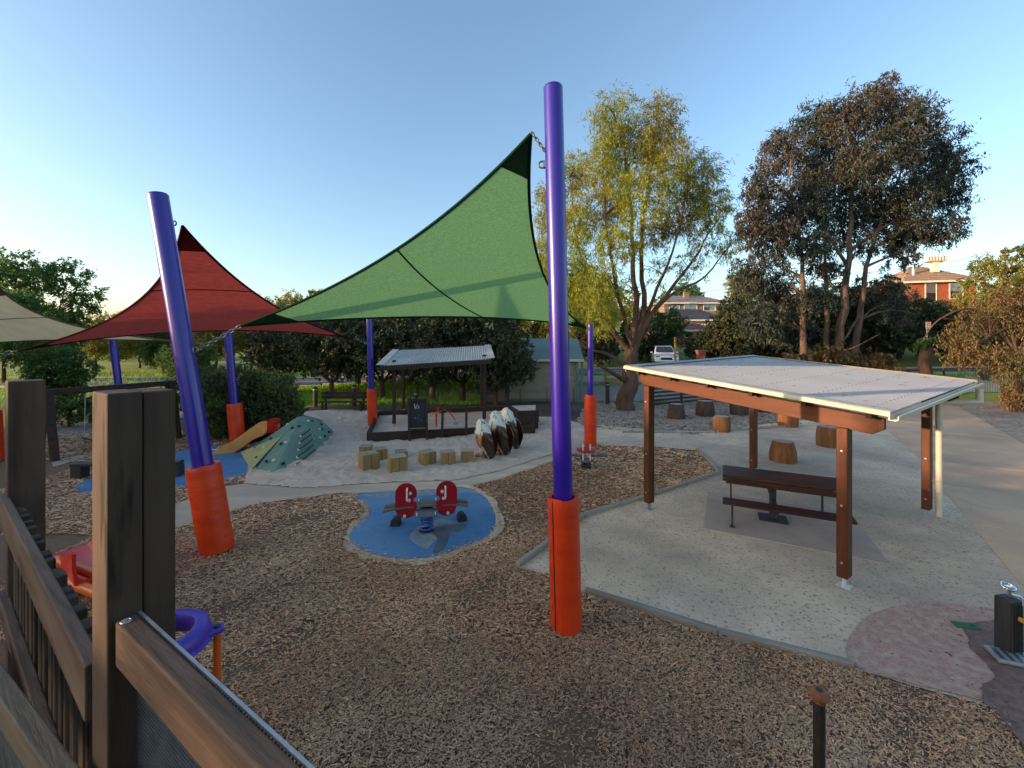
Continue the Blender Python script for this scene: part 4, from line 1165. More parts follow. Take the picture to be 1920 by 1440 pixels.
# ---- picnic table on its slab
ta = G(1355, 890, .75); tb = G(1576, 918, .75)
TU = (tb - ta); tl = 1.72; TU.normalize(); TV = Vector((-TU.y, TU.x, 0))
def TT(s, v, z): p = ta + TU * s + TV * v; return Vector((p.x, p.y, z))
tang = math.atan2(TU.y, TU.x)
def slab_poly():
    q = [TT(-.28, -.62, 0), TT(tl + .30, -.70, 0), TT(tl + .30, 1.25, 0), TT(-.28, 1.25, 0)]
    mb = MB(); mb.extrude([(p.x, p.y, -.05) for p in q], (0, 0, .072)); return struct(mb.build('table_slab', 'slab', bevel=.008))
slab_poly()
pt = thing('picnic_table', 'dark red brown picnic table with two benches on a single steel pedestal', 'table', TT(tl / 2, .3, .022), tang)
for k in range(4):
    v = .075 + k * .165; mb = MB(); mb.beam(TT(0, v, .735), TT(tl, v, .735), .157, .04); mb.build('table_slat', 'table_slat', pt, bevel=.006)
for s in (.28, tl - .28):
    mb = MB(); mb.beam(TT(s, .02, .70), TT(s, .64, .70), .06, .03); mb.build('batten', 'steel_dark', pt)
mb = MB(); mb.beam(TT(0.05, .02, .655), TT(tl - .05, .02, .655), .03, .09); mb.build('apron', 'table_slat', pt, bevel=.004)
c = TT(tl / 2 - .1, .3, 0)
mb = MB(); mb.box((c.x, c.y, .37), (.10, .10, .66), tang); ped = mb.build('pedestal', 'steel_dark', pt, bevel=.005)
mb = MB(); mb.box((c.x, c.y, .034), (.42, .34, .022), tang); mb.build('base_plate', 'steel_dark', ped, bevel=.003)
mb = MB(); mb.box((c.x, c.y, .36), (.06, 1.3, .05), tang); mb.build('cross_arm', 'steel_dark', pt)
for sd_, nm in ((-.36, 0), (.95, 1)):
    for k in range(2):
        v = sd_ - .07 + k * .135; mb = MB(); mb.beam(TT(.0, v, .43), TT(tl, v, .43), .127, .04); mb.build('bench_slat', 'table_slat', pt, bevel=.006)
    for s in (.14, tl - .16):
        p = TT(s, sd_, 0); mb = MB(); mb.box((p.x, p.y, .215), (.03, .03, .39), tang); lg = mb.build('bench_leg', 'steel_dark', pt)
        mb = MB(); mb.box((p.x, p.y, .026), (.08, .08, .008), tang); mb.build('foot_plate', 'steel_dark', lg)

# ---- log stumps
def stump(px, py, hgt, r, label, side='log_side_sunlit', seed=1, taper=.86, belly=.06):
    p = G(px, py); rng = random.Random(seed)
    t = thing('log_stump', label, 'log', p, rng.uniform(0, 6), group='log stumps set around the open sand')
    rings = []; n = 22; m = 7
    for i in range(m + 1):
        f = i / m; rr = r * (1 + belly * math.sin(math.pi * f) - (1 - taper) * f)
        rings.append([p + Vector((math.cos(2 * math.pi * k / n), math.sin(2 * math.pi * k / n), 0)) * rr * (1 + .05 * mnoise.noise(Vector((math.cos(2 * math.pi * k / n) * 1.6 + seed, math.sin(2 * math.pi * k / n) * 1.6, f * .8)))) + Vector((0, 0, -.03 + (hgt + .03) * f)) for k in range(n)])
    top = [q + (Vector((p.x, p.y, q.z)) - q) * .07 + Vector((0, 0, .018)) for q in rings[-1]]
    mb = MB(); mb.rings(rings + [top], cap=True); mb.build('bark_body', side, t, smooth=True, angle=50)
    c = Vector((p.x, p.y, hgt + .019))
    mb = MB(); mb.add([c + (Vector((q.x, q.y, c.z)) - c) * .93 for q in top], [tuple(range(n))]); mb.build('cut_face', 'log_top', t)
    return t
stump(1268, 784, .56, .36, 'dark log stump nearest the slat fence', 'log_dark', 1, .74, .04)
stump(1322, 779, .60, .37, 'dark tall log stump second from the slat fence', 'log_dark', 2, .86)
stump(1386, 777, .58, .36, 'dark log stump behind the rear shelter post', 'log_dark', 3, .9)
stump(1440, 772, .52, .38, 'dark log stump furthest under the picnic roof', 'log_dark', 4, .9)
stump(1353, 809, .50, .27, 'small sun tinted orange brown log stump left of the rear shelter post', 'log_side_sunlit', 5, .95)
stump(1478, 800, .54, .31, 'log stump with a split pale upper face', 'log_side_sunlit', 6, .98)
stump(1555, 837, .56, .31, 'log stump partly behind the front shelter post', 'log_side_sunlit', 7, .96)
stump(1468, 865, .50, .295, 'rounded sun tinted orange log stump nearest the picnic table', 'log_side_sunlit', 8, .80, .12)

# ---- drinking fountain, tray, cover plate, steel pipe
fb = G(1890, 1226)
t = thing('drinking_fountain', 'black ribbed drinking fountain post with chrome taps on the wet paving', 'fountain', fb, R(8))
mb = MB(); mb.box(fb + Vector((0, 0, .28)), (.15, .13, .54), R(8)); mb.build('post', 'plastic_black', t, bevel=.02, seg=3)
for k in range(5):
    q = fb + Matrix.Rotation(R(8), 3, 'Z') @ Vector((-.056 + .028 * k, -.067, 0)); mb = MB(); mb.box(q + Vector((0, 0, .27)), (.010, .010, .46), R(8)); mb.build('rib', 'plastic_black', t)
mb = MB(); mb.tube([fb + Vector((0.01, 0, .555)), fb + Vector((.01, 0, .60)), fb + Vector((.0, 0, .63))], [.016, .014, .012], 10); mb.torus(fb + Vector((0, 0, .655)), .05, .008, 20, 8, Matrix.Rotation(R(20), 3, 'X')); mb.tube([fb + Vector((0, 0, .63)), fb + Vector((0, 0, .66))], .03, 10)
mb.tube([fb + Vector((.03, 0, .575)), fb + Vector((.09, -.02, .57)), fb + Vector((.10, -.03, .55))], .012, 8); mb.build('bubbler_tap', 'chrome', t, smooth=True)
mb = MB(); mb.tube([fb + Vector((.03, -.055, .38)), fb + Vector((.03, -.10, .38))], .022, 12); mb.tube([fb + Vector((.03, -.095, .38)), fb + Vector((.065, -.12, .36)), fb + Vector((.07, -.12, .32))], .011, 8); mb.build('side_tap', 'beak', t, smooth=True)
tp = G(1905, 1246); t = thing('drain_tray', 'flat steel drain tray at the foot of the drinking fountain', 'drain', tp, R(-22))
mb = MB(); mb.box(tp + Vector((.06, 0, .045)), (.44, .22, .03), R(-22)); mb.build('tray', 'galvanised', t, bevel=.006)
for k in range(6):
    q = tp + Vector((.06, 0, .063)) + Matrix.Rotation(R(-22), 3, 'Z') @ Vector((-.17 + .068 * k, 0, 0)); mb = MB(); mb.box(q, (.022, .17, .007), R(-22)); mb.build('slat', 'steel', t)
q = G(1812, 1178); t = thing('valve_cover', 'small green valve cover set in the pink paving', 'cover', q, R(-14))
mb = MB(); mb.box(q + Vector((0, 0, .02)), (.21, .10, .03), R(-14)); mb.build('lid', 'plate_green', t, bevel=.004)
mb = MB(); mb.box(q + Vector((.05, -.012, .036)), (.03, .02, .006), R(-14)); mb.build('key_hole', 'iron_black', t)
q = D(1536, 1440, 2.25); q.z = 0; zt = D(1536, 1300, 2.25).z
t = thing('steel_pipe', 'dark steel pipe standing in the mulch with a rusty orange cap', 'pipe', q)
mb = MB(); mb.tube([q - Vector((0, 0, .03)), q + Vector((0, 0, zt - .03))], .028, 20); mb.build('shaft', 'iron_black', t, smooth=True)
mb = MB(); mb.lathe([(.030, -.045), (.034, -.02), (.050, -.012), (.050, .0), (.036, .014), (.018, .018)], (q.x, q.y, zt), 24, cap=True); cp = mb.build('cap', 'rust', t, smooth=True, angle=50)
mb = MB(); mb.lathe([(.017, .017), (.017, .021), (.0, .021)], (q.x, q.y, zt), 14); mb.build('bolt_hole', 'iron_black', cp, smooth=True)

# ================================================================== SANDPIT WITH ITS ROOF
f0, f1 = G(690, 830), G(912, 818)
PU = (f1 - f0); PU.normalize(); PVv = Vector((-PU.y, PU.x, 0))
def SP(s, v, z): p = f0 + PU * s + PVv * v; return Vector((p.x, p.y, z))
plen, pdep = 5.3, 4.2
sp = thing('sandpit', 'dark timber framed sandpit under the small roof', 'sandpit', f0, math.atan2(PU.y, PU.x))
for a, b in (((0, 0), (plen, 0)), ((0, pdep), (plen, pdep)), ((0, 0.09), (0, pdep - .09)), ((plen, 0.09), (plen, pdep - .09))):
    for k in range(2):
        mb = MB(); mb.beam(SP(*a, .075 + k * .152), SP(*b, .075 + k * .152), .09, .148); mb.build('sleeper', 'timber_dark_x', sp, bevel=.006)
mb = MB()
nx = 40
V = [SP(.05 + (plen - .1) * i / nx, .05 + (pdep - .1) * j / nx, .13 + .05 * mnoise.noise(Vector((i * .35, j * .35, 2))) + .03 * mnoise.noise(Vector((i * .9, j * .9, 7)))) for j in range(nx + 1) for i in range(nx + 1)]
mb.add(V, [(j * (nx + 1) + i, j * (nx + 1) + i + 1, (j + 1) * (nx + 1) + i + 1, (j + 1) * (nx + 1) + i) for j in range(nx) for i in range(nx)])
mb.build('sand_fill', 'sand_soft', sp, smooth=True, angle=80)
# roof
rf = thing('sandpit_roof', 'small corrugated roof on four dark timber posts over the sandpit', 'shelter', SP(.8, 1.0, 0), math.atan2(PU.y, PU.x))
pp = {'fl': G(739, 806), 'fr': G(908, 796), 'bl': G(757, 776), 'br': G(903, 772)}
eL, eR, bR, bL = D(712, 686, 13.9), D(921, 673, 15.0), D(913, 651, 17.8), D(742, 657, 16.9)
def rz_at(p):
    # height of the roof plane above a point
    n = (eR - eL).cross(bL - eL); return eL.z - (n.x * (p.x - eL.x) + n.y * (p.y - eL.y)) / n.z
for k, p in pp.items():
    h = rz_at(p) - .13
    mb = MB(); mb.box((p.x, p.y, (h + .22) / 2 + .1), (.12, .12, h - .22 + .2), math.atan2(PU.y, PU.x)); o = mb.build('post', 'timber_dark_x', rf, bevel=.008)
    mb = MB(); mb.box((p.x, p.y, .12), (.05, .05, .28), 0); mb.build('stirrup', 'galvanised', o)
bL2 = bL; bR2 = eR + (bL - eL)
corrugated(rf, 'roof_sheet', bL2, bR2, eL, eR, 42, .018, 'roof_zinc')
for a, b in ((eL, bL2), (eR, bR2)):
    mb = MB(); mb.beam(a + Vector((0, 0, .035)), b + Vector((0, 0, .035)), .26, .02); mb.build('barge_cap', 'roof_zinc', rf, bevel=.006)
for a, b, dz in ((eL, eR, -.10), (bL2, bR2, -.10)):
    mb = MB(); mb.beam(a + Vector((0, .04, dz)), b + Vector((0, .04, dz)), .05, .14); mb.build('fascia', 'timber_dark_x', rf)
for f in (.12, .88):
    mb = MB(); mb.beam(eL.lerp(eR, f) + Vector((0, .1, -.11)), bL2.lerp(bR2, f) + Vector((0, -.1, -.11)), .05, .14); mb.build('rafter', 'timber_dark_x', rf)
for f in (.05, .95):
    mb = MB(); mb.beam(eL.lerp(bL2, .15).lerp(eR.lerp(bR2, .15), f) + Vector((0, 0, -.16)), eL.lerp(bL2, .85).lerp(eR.lerp(bR2, .85), f) + Vector((0, 0, -.16)), .05, .05); mb.build('rafter', 'timber_dark_x', rf)
# blackboard leaning in its frame, then an empty frame beside it
def frame(px0, px1, pyb, pyt, label, board):
    a, b = G(px0, pyb), G(px1, pyb - 1.5)
    Yd = a.y; ht = EYE - (pyt - HOR) * Yd / FPX
    t = thing('blackboard_easel' if board else 'empty_easel', label, 'easel', a.lerp(b, .5))
    lean = Vector((0, .12, 0))
    for p in (a, b):
        mb = MB(); mb.beam(p - lean * .1, p + Vector((0, 0, ht)) + lean - (Vector((.06, 0, 0)) if board else Vector((0, 0, 0))), .07, .07, up=(0, 1, 0)); mb.build('leg', 'timber_dark_x', t, bevel=.004)
    off = Vector((-.06, 0, 0)) if board else Vector((0, 0, 0))
    if board:
        p0, p1 = a + Vector((.03, -.01, .36)) + lean * .3 + off * .3, b + Vector((-.03, -.01, .36)) + lean * .3 + off * .3
        q0, q1 = a + Vector((.03, -.01, ht - .05)) + lean * .95 + off, b + Vector((-.03, -.01, ht - .05)) + lean * .95 + off
        mb = MB(); mb.extrude([p0, p1, q1, q0], (0, .02, 0)); bd = mb.build('slate', 'board_slate', t)
        for u, vv in ((p0, p1), (q0, q1)):
            mb = MB(); mb.beam(u + Vector((0, -.015, 0)), vv + Vector((0, -.015, 0)), .05, .06); mb.build('rail', 'timber_dark_x', t)
        mb = MB(); mb.beam(p0 + Vector((0, -.05, .045)), p1 + Vector((0, -.05, .045)), .04, .012); mb.build('chalk_ledge', 'edging_board', t)
        def bp(u, v): return p0.lerp(p1, u).lerp(q0.lerp(q1, u), v) + Vector((0, -.005, 0))
        for ln in ([(.30, .86), (.34, .74), (.37, .68)], [(.30, .72), (.42, .76), (.52, .84)], [(.38, .74), (.48, .70), (.62, .72)], [(.55, .80), (.60, .72)], [(.30, .40), (.34, .37)], [(.58, .46), (.60, .44)], [(.50, .36), (.53, .35)], [(.68, .30), (.71, .31)]):
            mb = MB(); mb.tube([bp(*q) for q in ln], .006, 5); mb.build('chalk_mark', 'chalk', bd)
    else:
        mb = MB(); mb.beam(a + Vector((0, 0, .36)) + lean * .3, b + Vector((0, 0, .36)) + lean * .3, .06, .05); mb.build('rail', 'edging_board', t)
        mb = MB(); mb.beam(a + Vector((0, 0, .20)) + lean * .2, b + Vector((0, 0, .20)) + lean * .2, .05, .05); mb.build('rail', 'timber_dark_x', t)
frame(768, 801, 828, 747, 'blackboard with chalk scribbles leaning on the front of the sandpit', True)
frame(829, 874, 824, 762, 'empty timber frame on the sandpit edge right of the blackboard', False)
# sand diggers
def digger(px, py, label):
    p = G(px, py, .16); t = thing('sand_digger', label, 'digger', p)
    mb = MB(); mb.tube([p, p + Vector((0, 0, .42))], .03, 10); mb.build('post', 'plastic_red', t, smooth=True)
    mb = MB(); mb.box(p + Vector((-.05, 0, .46)), (.30, .18, .05)); mb.build('seat', 'digger_yellow', t, bevel=.02, seg=2)
    mb = MB(); mb.tube([p + Vector((.05, 0, .48)), p + Vector((.28, 0, .60)), p + Vector((.50, 0, .45)), p + Vector((.66, 0, .20))], [.025, .022, .02, .018], 8); mb.build('arm', 'plastic_red', t, smooth=True)
    mb = MB(); mb.tube([p + Vector((.02, -.1, .42)), p + Vector((.06, -.16, .66))], .014, 8); mb.tube([p + Vector((.02, .1, .42)), p + Vector((.06, .16, .66))], .014, 8); mb.build('lever', 'plastic_red', t, smooth=True)
    mb = MB(); mb.lathe([(.0, 0), (.06, .01), (.085, .06), (.09, .11), (.08, .11), (.05, .03), (0, .02)], p + Vector((.68, 0, .06)), 14, cap=False); mb.build('bucket', 'galvanised', t, smooth=True)
digger(818, 800, 'red and yellow sand digger standing in the sandpit')
# bench-height box at the right end
c0 = G(1006, 806); ang = math.atan2(PU.y, PU.x)
bx = thing('sand_table', 'dark boxy timber sand table at the right end of the sandpit', 'table', c0, ang)
def BX(s, v, z): return Vector((c0.x, c0.y, 0)) + Matrix.Rotation(ang, 3, 'Z') @ Vector((s, v, z))
for s, v in ((-.62, 0), (0, 0), (.42, 1.25), (-.62, 1.25)):
    mb = MB(); mb.box(BX(s, v, .31), (.10, .10, .62), ang); mb.build('leg', 'timber_dark_x', bx, bevel=.005)
mb = MB(); mb.extrude([BX(-.72, -.07, .58), BX(.06, -.07, .58), BX(.50, 1.33, .58), BX(-.72, 1.33, .58)], (0, 0, .10)); mb.build('top_frame', 'timber_dark_x', bx, bevel=.006)
mb = MB(); mb.extrude([BX(-.60, .06, .682), BX(-.02, .06, .682), BX(.34, 1.2, .682), BX(-.60, 1.2, .682)], (0, 0, .008)); mb.build('sand_tray', 'sand_soft', bx)
mb = MB(); mb.box(BX(-.31, .0, .30), (.52, .04, .50), ang); mb.build('front_panel', 'timber_black', bx)

# ================================================================== CARVED BIRDS
def bird(px, py, hgt, label, face, seed):
    p = G(px, py)
    t = thing('carved_bird', label, 'sculpture', p, face, group='carved timber birds')
    s = hgt / 1.05
    def L(x, y, z): return Vector((x, y, z)) * s
    def ring(cx, cy, cz, rx, ry, n=20, k=0.0):
        return [L(cx + rx * math.cos(2 * math.pi * q / n), cy + ry * math.sin(2 * math.pi * q / n), cz + k * math.cos(2 * math.pi * q / n)) for q in range(n)]
    # bird looks along +x; body leans back towards its tail
    body = [(.02, .20, .05, .05), (.03, .26, .085, .08), (.035, .34, .12, .115), (.03, .44, .165, .16), (.02, .55, .19, .185), (.01, .62, .185, .18), (.015, .68, .16, .16)]
    mb = MB(); mb.rings([ring(x, 0, z, rx, ry, 20, .03) for x, z, rx, ry in body]); mb.build('body', 'feather_brown', t, smooth=True, angle=70, local=True)
    head = [(.035, .64, .17, .165), (.035, .68, .20, .195), (.03, .73, .19, .185), (.03, .78, .175, .17), (.035, .84, .16, .155), (.04, .90, .145, .135), (.045, .955, .13, .12), (.045, .995, .105, .095), (.04, 1.02, .07, .065), (.035, 1.035, .02, .02)]
    mb = MB(); mb.rings([ring(x, 0, z, rx, ry, 20, .035) for x, z, rx, ry in head]); hd = mb.build('head', 'feather_white', t, smooth=True, angle=70, local=True)
    mb = MB(); mb.tube([L(.14, 0, .945), L(.20, 0, .945), L(.235, 0, .915), L(.238, 0, .88)], [.032 * s, .028 * s, .017 * s, .004 * s], 10); mb.build('beak', 'beak', hd, smooth=True, local=True)
    for q in (-1, 1):
        mb = MB(); mb.lathe([(.0, -.016), (.013, -.008), (.016, 0), (.013, .008), (0, .016)], L(.135, .07 * q, .965), 10, cap=False); mb.build('eye', 'iron_black', hd, smooth=True, local=True)
        # folded wing: a long teardrop shell hugging the side, tip crossing behind the tail
        rows = []
        for i in range(12):
            f = i / 11
            z = .76 - .70 * f
            wdt = .145 * (math.sin(math.pi * min(1, f * .82 + .16)) ** .8) + .012
            xc = -.10 - .05 * f - .03 * f * f
            yo = .165 * (1 - .62 * f ** 1.8) + .035 * math.sin(math.pi * f)
            row = []
            for k in range(9):
                g = k / 8 * 2 - 1
                row.append(L(xc + g * wdt, q * (yo + .055 * (1 - g * g) - .015 * abs(g)), z - .05 * (1 - g) * .5))
            for k in range(8, -1, -1):
                g = k / 8 * 2 - 1
                row.append(L(xc + g * wdt * .96, q * (yo - .03), z - .05 * (1 - g) * .5))
            rows.append(row)
        mb = MB(); mb.rings(rows); wg = mb.build('wing', 'feather_dark', t, smooth=True, angle=50, local=True)
        for k in range(5):
            f = .58 + .085 * k; z = .82 - .74 * f; xc = -.03 - .10 * f + .07 - .016 * k
            yo = .165 * (1 - .62 * f ** 1.8) + .035 * math.sin(math.pi * f) + .047
            mb = MB(); mb.tube([L(xc + .03, q * (yo - .004), z - .0), L(xc - .03, q * yo, z - .055), L(xc - .04, q * (yo - .012), z - .09)], [.004, .010, .003], 6); mb.build('feather_stripe', 'feather_white', wg, smooth=True, local=True)
        mb = MB(); mb.tube([L(.04, .055 * q, .30), L(.05, .06 * q, .20), L(.055, .062 * q, .13)], [.06 * s, .045 * s, .028 * s], 10)
        lg = mb.build('leg', 'feather_white', t, smooth=True, local=True)
        mb = MB()
        for a in (-.4, 0, .4): mb.tube([L(.05, .06 * q, .135), L(.05 + .075 * math.cos(a), .06 * q + .075 * math.sin(a), .125)], [.016, .009], 6)
        mb.build('talons', 'beak', lg, smooth=True, local=True)
    mb = MB(); mb.rings([[L(x + g * .01, y, z) for y in (-wd, -wd * .5, 0, wd * .5, wd)] + [L(x - .03, y, z) for y in (wd, wd * .5, 0, -wd * .5, -wd)] for x, z, wd, g in ((-.10, .40, .07, 0), (-.15, .26, .09, 0), (-.19, .12, .11, 0), (-.21, .03, .10, 0))])
    mb.build('tail', 'feather_dark', t, smooth=True, angle=50, local=True)
    mb = MB(); mb.box(L(.08, 0, .045), (.27 * s, .22 * s, .17 * s)); mb.build('block', 'block_honey', t, bevel=.02, local=True, seg=2)
    t.scale = (1.12, 1.12, 1.0)
    return t
bird(908, 861, 1.04, 'smallest carved bird in front with a pale head and dark folded wing', R(168), 1)
bird(935, 853, 1.18, 'middle carved bird with an orange breast and glossy dark wing', R(160), 2)
bird(955, 841, 1.16, 'carved bird furthest back on the right of the three', R(158), 3)

# ================================================================== YELLOW STEPPING BLOCKS
cubes = [(683, 858, .30, 8, 'small yellow block furthest left at the back'), (709, 866, .32, 30, 'yellow block second from the left behind the front left block'), (687, 884, .40, 36, 'large yellow block at the front left corner of the group'),
         (750, 864, .30, 22, 'low yellow block behind the large front block'), (741, 890, .40, 26, 'large yellow block at the very front of the group'), (799, 873, .33, 40, 'yellow block in the middle of the row facing corner on'),
         (838, 874, .34, 14, 'grey topped yellow block second from the right'), (875, 871, .33, 6, 'yellow block at the right end, nearest the carved birds')]
for k, (px, py, sz, a, lab) in enumerate(cubes):
    p = G(px, py); p.y += sz * .45
    t = thing('stepping_block', lab, 'block', p, R(a), group='yellow timber stepping blocks')
    h = sz * (1.0 if k != 3 else .8)
    mb = MB(); mb.box((-sz * .252, 0, h / 2 - .01), (sz * .496, sz, h)); mb.build('half_block', 'timber_yellow', t, bevel=.014, local=True, seg=2)
    mb = MB(); mb.box((sz * .252, 0, h / 2 - .01), (sz * .496, sz * .99, h * 1.0)); mb.build('half_block', 'timber_yellow', t, bevel=.014, local=True, seg=2)
    mb = MB(); mb.box((0, 0, h - .008), (sz * .95, sz * .95, .006)); mb.build('worn_top', 'timber_endgrain', t, local=True)

# ================================================================== SPRING ROCKERS
def helix(c, r, z0, z1, turns, tr, mbx, n=14):
    pts = [c + Vector((r * math.cos(2 * math.pi * k / n), r * math.sin(2 * math.pi * k / n), z0 + (z1 - z0) * k / (n * turns))) for k in range(int(n * turns) + 1)]
    mbx.tube(pts, tr, 8)
sb0 = G(800, 996)
sr = thing('spring_rocker', 'four seat spring rocker with two red handle panels on the near blue pad', 'spring rocker', sb0, R(10), group='spring rockers')
O = Vector((0, 0, 0))
mb = MB(); helix(O, .095, .02, .33, 5.5, .017, mb); mb.build('spring', 'spring_blue', sr, smooth=True, local=True)
mb = MB(); mb.lathe([(.13, .0), (.13, .02), (.0, .02)], (0, 0, 0), 18); mb.build('base_plate', 'steel_dark', sr, smooth=True, local=True)
mb = MB(); mb.lathe([(.12, .325), (.12, .35), (.0, .35)], (0, 0, 0), 18); mb.build('top_plate', 'steel_dark', sr, smooth=True, local=True)
def rplate(x0, y0, x1, y1, z, th, rad, nm, m, n=5, tilt=0.0):
    pts = []
    for cx, cy, a0 in ((x1 - rad, y1 - rad, 0), (x0 + rad, y1 - rad, 90), (x0 + rad, y0 + rad, 180), (x1 - rad, y0 + rad, 270)):
        for k in range(n + 1):
            a = R(a0 + 90 * k / n); pts.append((cx + rad * math.cos(a), cy + rad * math.sin(a), z + tilt * (cy)))
    mb = MB(); mb.extrude(pts, (0, 0, th)); return mb.build(nm, m, sr, local=True, bevel=.004)
rplate(-.18, -.34, .18, -.03, .36, .02, .05, 'foot_board', 'panel_grey')
rplate(-.18, .04, .18, .38, .37, .02, .05, 'foot_board', 'panel_grey')
for y in (-.05, .05):
    pts = [(-.66, y * 1.6, .37), (-.5, y * 1.5, .40), (-.2, y, .405), (.2, y, .405), (.5, y * 1.5, .40), (.66, y * 1.6, .37)]
    mb = MB()
    for k in range(5): mb.beam(Vector(pts[k]) + Vector((0, 0, .03)), Vector(pts[k + 1]) + Vector((0, 0, .03)), .105 if abs(pts[k][0]) > .3 else .09, .028)
    mb.build('seat_plank', 'seat_wood', sr, local=True, bevel=.006)
for sg in (-1, 1):
    prof = []
    hw = .165
    for k in range(13):
        a = R(180 * k / 12); prof.append((hw * math.cos(a), .66 + .16 * math.sin(a)))
    prof += [(-hw, .42), (-.12, .30), (.0, .26), (.12, .30), (hw, .42), (hw - .0, .50), (hw - .05, .535), (hw - .05, .57), (hw, .60)]
    mb = MB(); mb.extrude([(sg * .315 - sg * x * 1.0, -.10, z) for x, z in prof], (0, .022, 0)); pn = mb.build('handle_panel', 'panel_red', sr, local=True, bevel=.004)
    mb = MB(); mb.tube([(sg * .315 - .02 * sg, -.13, .55), (sg * .315 - .02 * sg, -.18, .58), (sg * .315 - .02 * sg, -.18, .72), (sg * .315 - .02 * sg, -.13, .75)], .014, 8); mb.build('hand_grip', 'plastic_white', pn, smooth=True, local=True)
    for x, z in ((.07, .66), (.05, .55), (-.02, .31)):
        mb = MB(); mb.tube([(sg * .315 + sg * x * -1, -.098, z), (sg * .315 + sg * x * -1, -.118, z)], .024, 12); mb.build('bolt_cap', 'plastic_white', pn, smooth=True, local=True)
for x, y in ((-.14, -.28), (.14, -.28), (-.14, .32), (.14, .32)):
    mb = MB(); mb.box((x, y, .39), (.016, .10, .014)); mb.build('tread', 'plastic_white', sr, local=True)
for (px, py, ang, lab) in ((742, 986, 0, 'black rubber stop left of the near spring rocker'), (866, 977, 20, 'black rubber stop right of the near spring rocker')):
    p = G(px, py); t = thing('rubber_stop', lab, 'rubber stop', p, R(ang), group='rubber stops under the rocker')
    mb = MB(); mb.extrude([(-.075, -.07, -.02)] + [(-.075 * math.cos(R(a)), -.07, .06 + .085 * math.sin(R(a))) for a in range(0, 181, 20)] + [(.075, -.07, -.02)], (0, .16, 0)); mb.build('tyre_arc', 'rubber_black', t, local=True, bevel=.012, seg=2)
    mb = MB(); mb.box((0, -.02, .004), (.20, .22, .012)); mb.build('flange', 'rubber_black', t, local=True)
p = G(1099, 880)
s2 = thing('spring_rocker', 'small grey spring rocker with red seat beside the short purple pole', 'spring rocker', p, 0, group='spring rockers')
mb = MB(); helix(O, .10, .0, .20, 3, .022, mb); mb.build('spring', 'rubber_black', s2, smooth=True, local=True)
mb = MB(); mb.lathe([(.16, .20), (.18, .22), (.16, .24), (0, .24)], (0, 0, 0), 20); mb.build('disc', 'panel_grey', s2, smooth=True, local=True)
mb = MB(); mb.lathe([(.0, .43), (.20, .435), (.24, .46), (.20, .475), (0, .475)], (0, 0, 0), 24); mb.build('round_seat', 'panel_red', s2, smooth=True, local=True)
for x in (-.085, .085):
    mb = MB(); mb.tube([(x, -.08, .24), (x, -.08, .62)], .017, 10); mb.build('hand_grip', 'plastic_white', s2, smooth=True, local=True)
for sg in (-1, 1):
    mb = MB(); mb.beam((sg * .10, .02, .31), (sg * .34, .02, .33), .06, .03); mb.build('arm', 'panel_grey', s2, local=True, bevel=.006)
    mb = MB(); mb.lathe([(0, .325), (.11, .33), (.115, .345), (.11, .36), (0, .36)], (sg * .40, .02, 0), 18); mb.build('foot_rest', 'panel_grey', s2, smooth=True, local=True)

# ================================================================== CLIMBING MOUND AND SLIDES
mc = Vector((-6.25, 11.65, 0))
mound = thing('climbing_mound', 'faceted green climbing mound with small holds and rope rungs', 'climbing mound', mc)
base_px = [(447, 848), (470, 886), (505, 897), (560, 876), (600, 846), (622, 822)]
base = [G(*q) for q in base_px] + [Vector((-5.95, 14.1, 0)), Vector((-6.8, 14.1, 0)), Vector((-7.75, 13.1, 0))]
topc = Vector((-6.2, 12.5, .80))
hts = [.48, .54, .57, .60, .62, .60, .6, .56, .46]
mid, top = [], []
for k, b in enumerate(base):
    m_ = b.lerp(topc, .55); m_.z = hts[k]; mid.append(m_)
    q = b.lerp(topc, .80); q.z = .76 + .03 * math.sin(k * 1.7); top.append(q)
nb = len(base)
fg, fl = MB(), MB()
def facet(mbx, *pts): mbx.add(pts, [tuple(range(len(pts)))])
for k in range(nb):
    a, b = base[k], base[(k + 1) % nb]; m0, m1 = mid[k], mid[(k + 1) % nb]; t0, t1 = top[k], top[(k + 1) % nb]
    low = Vector((0, 0, -.06))
    if k in (0,):
        _nn = (b - a).cross(m1 - a).normalized(); _nn = _nn if _nn.z > 0 else -_nn; _c = (a + b + m1) / 3
        facet(fl, *[q + (_c - q) * .10 + _nn * .012 for q in (a, b, m1)]); facet(fg, a + low, b + low, m1); facet(fg, a + low, m1, m0)
    elif k == 1:
        facet(fg, a + low, b + low, m0); facet(fg, b + low, m1, m0)
    else:
        facet(fg, a + low, b + low, m1, m0)
    facet(fg, m0, m1, t1, t0); facet(fg, t0, t1, topc + Vector((0, 0, .05)))
mshell = fg.build('shell', 'mound_green', mound)
_bm = bmesh.new(); _bm.from_mesh(mshell.data); bmesh.ops.remove_doubles(_bm, verts=_bm.verts, dist=.002); _bm.to_mesh(mshell.data); _bm.free()
_b = mshell.modifiers.new('bevel', 'BEVEL'); _b.width = .04; _b.segments = 2; _b.limit_method = 'ANGLE'; _b.angle_limit = R(8)
fl.build('lime_panel', 'mound_lime', mound)
def on_mound(k, u, v, upper=False):
    a, b = (mid[k], mid[(k + 1) % nb]) if upper else (base[k], base[(k + 1) % nb])
    c, d = (top[k], top[(k + 1) % nb]) if upper else (mid[k], mid[(k + 1) % nb])
    return a.lerp(b, u).lerp(c.lerp(d, u), v)
rng = random.Random(3)
hm = ['hold_blue', 'hold_white', 'hold_black', 'hold_black', 'hold_blue', 'hold_white']
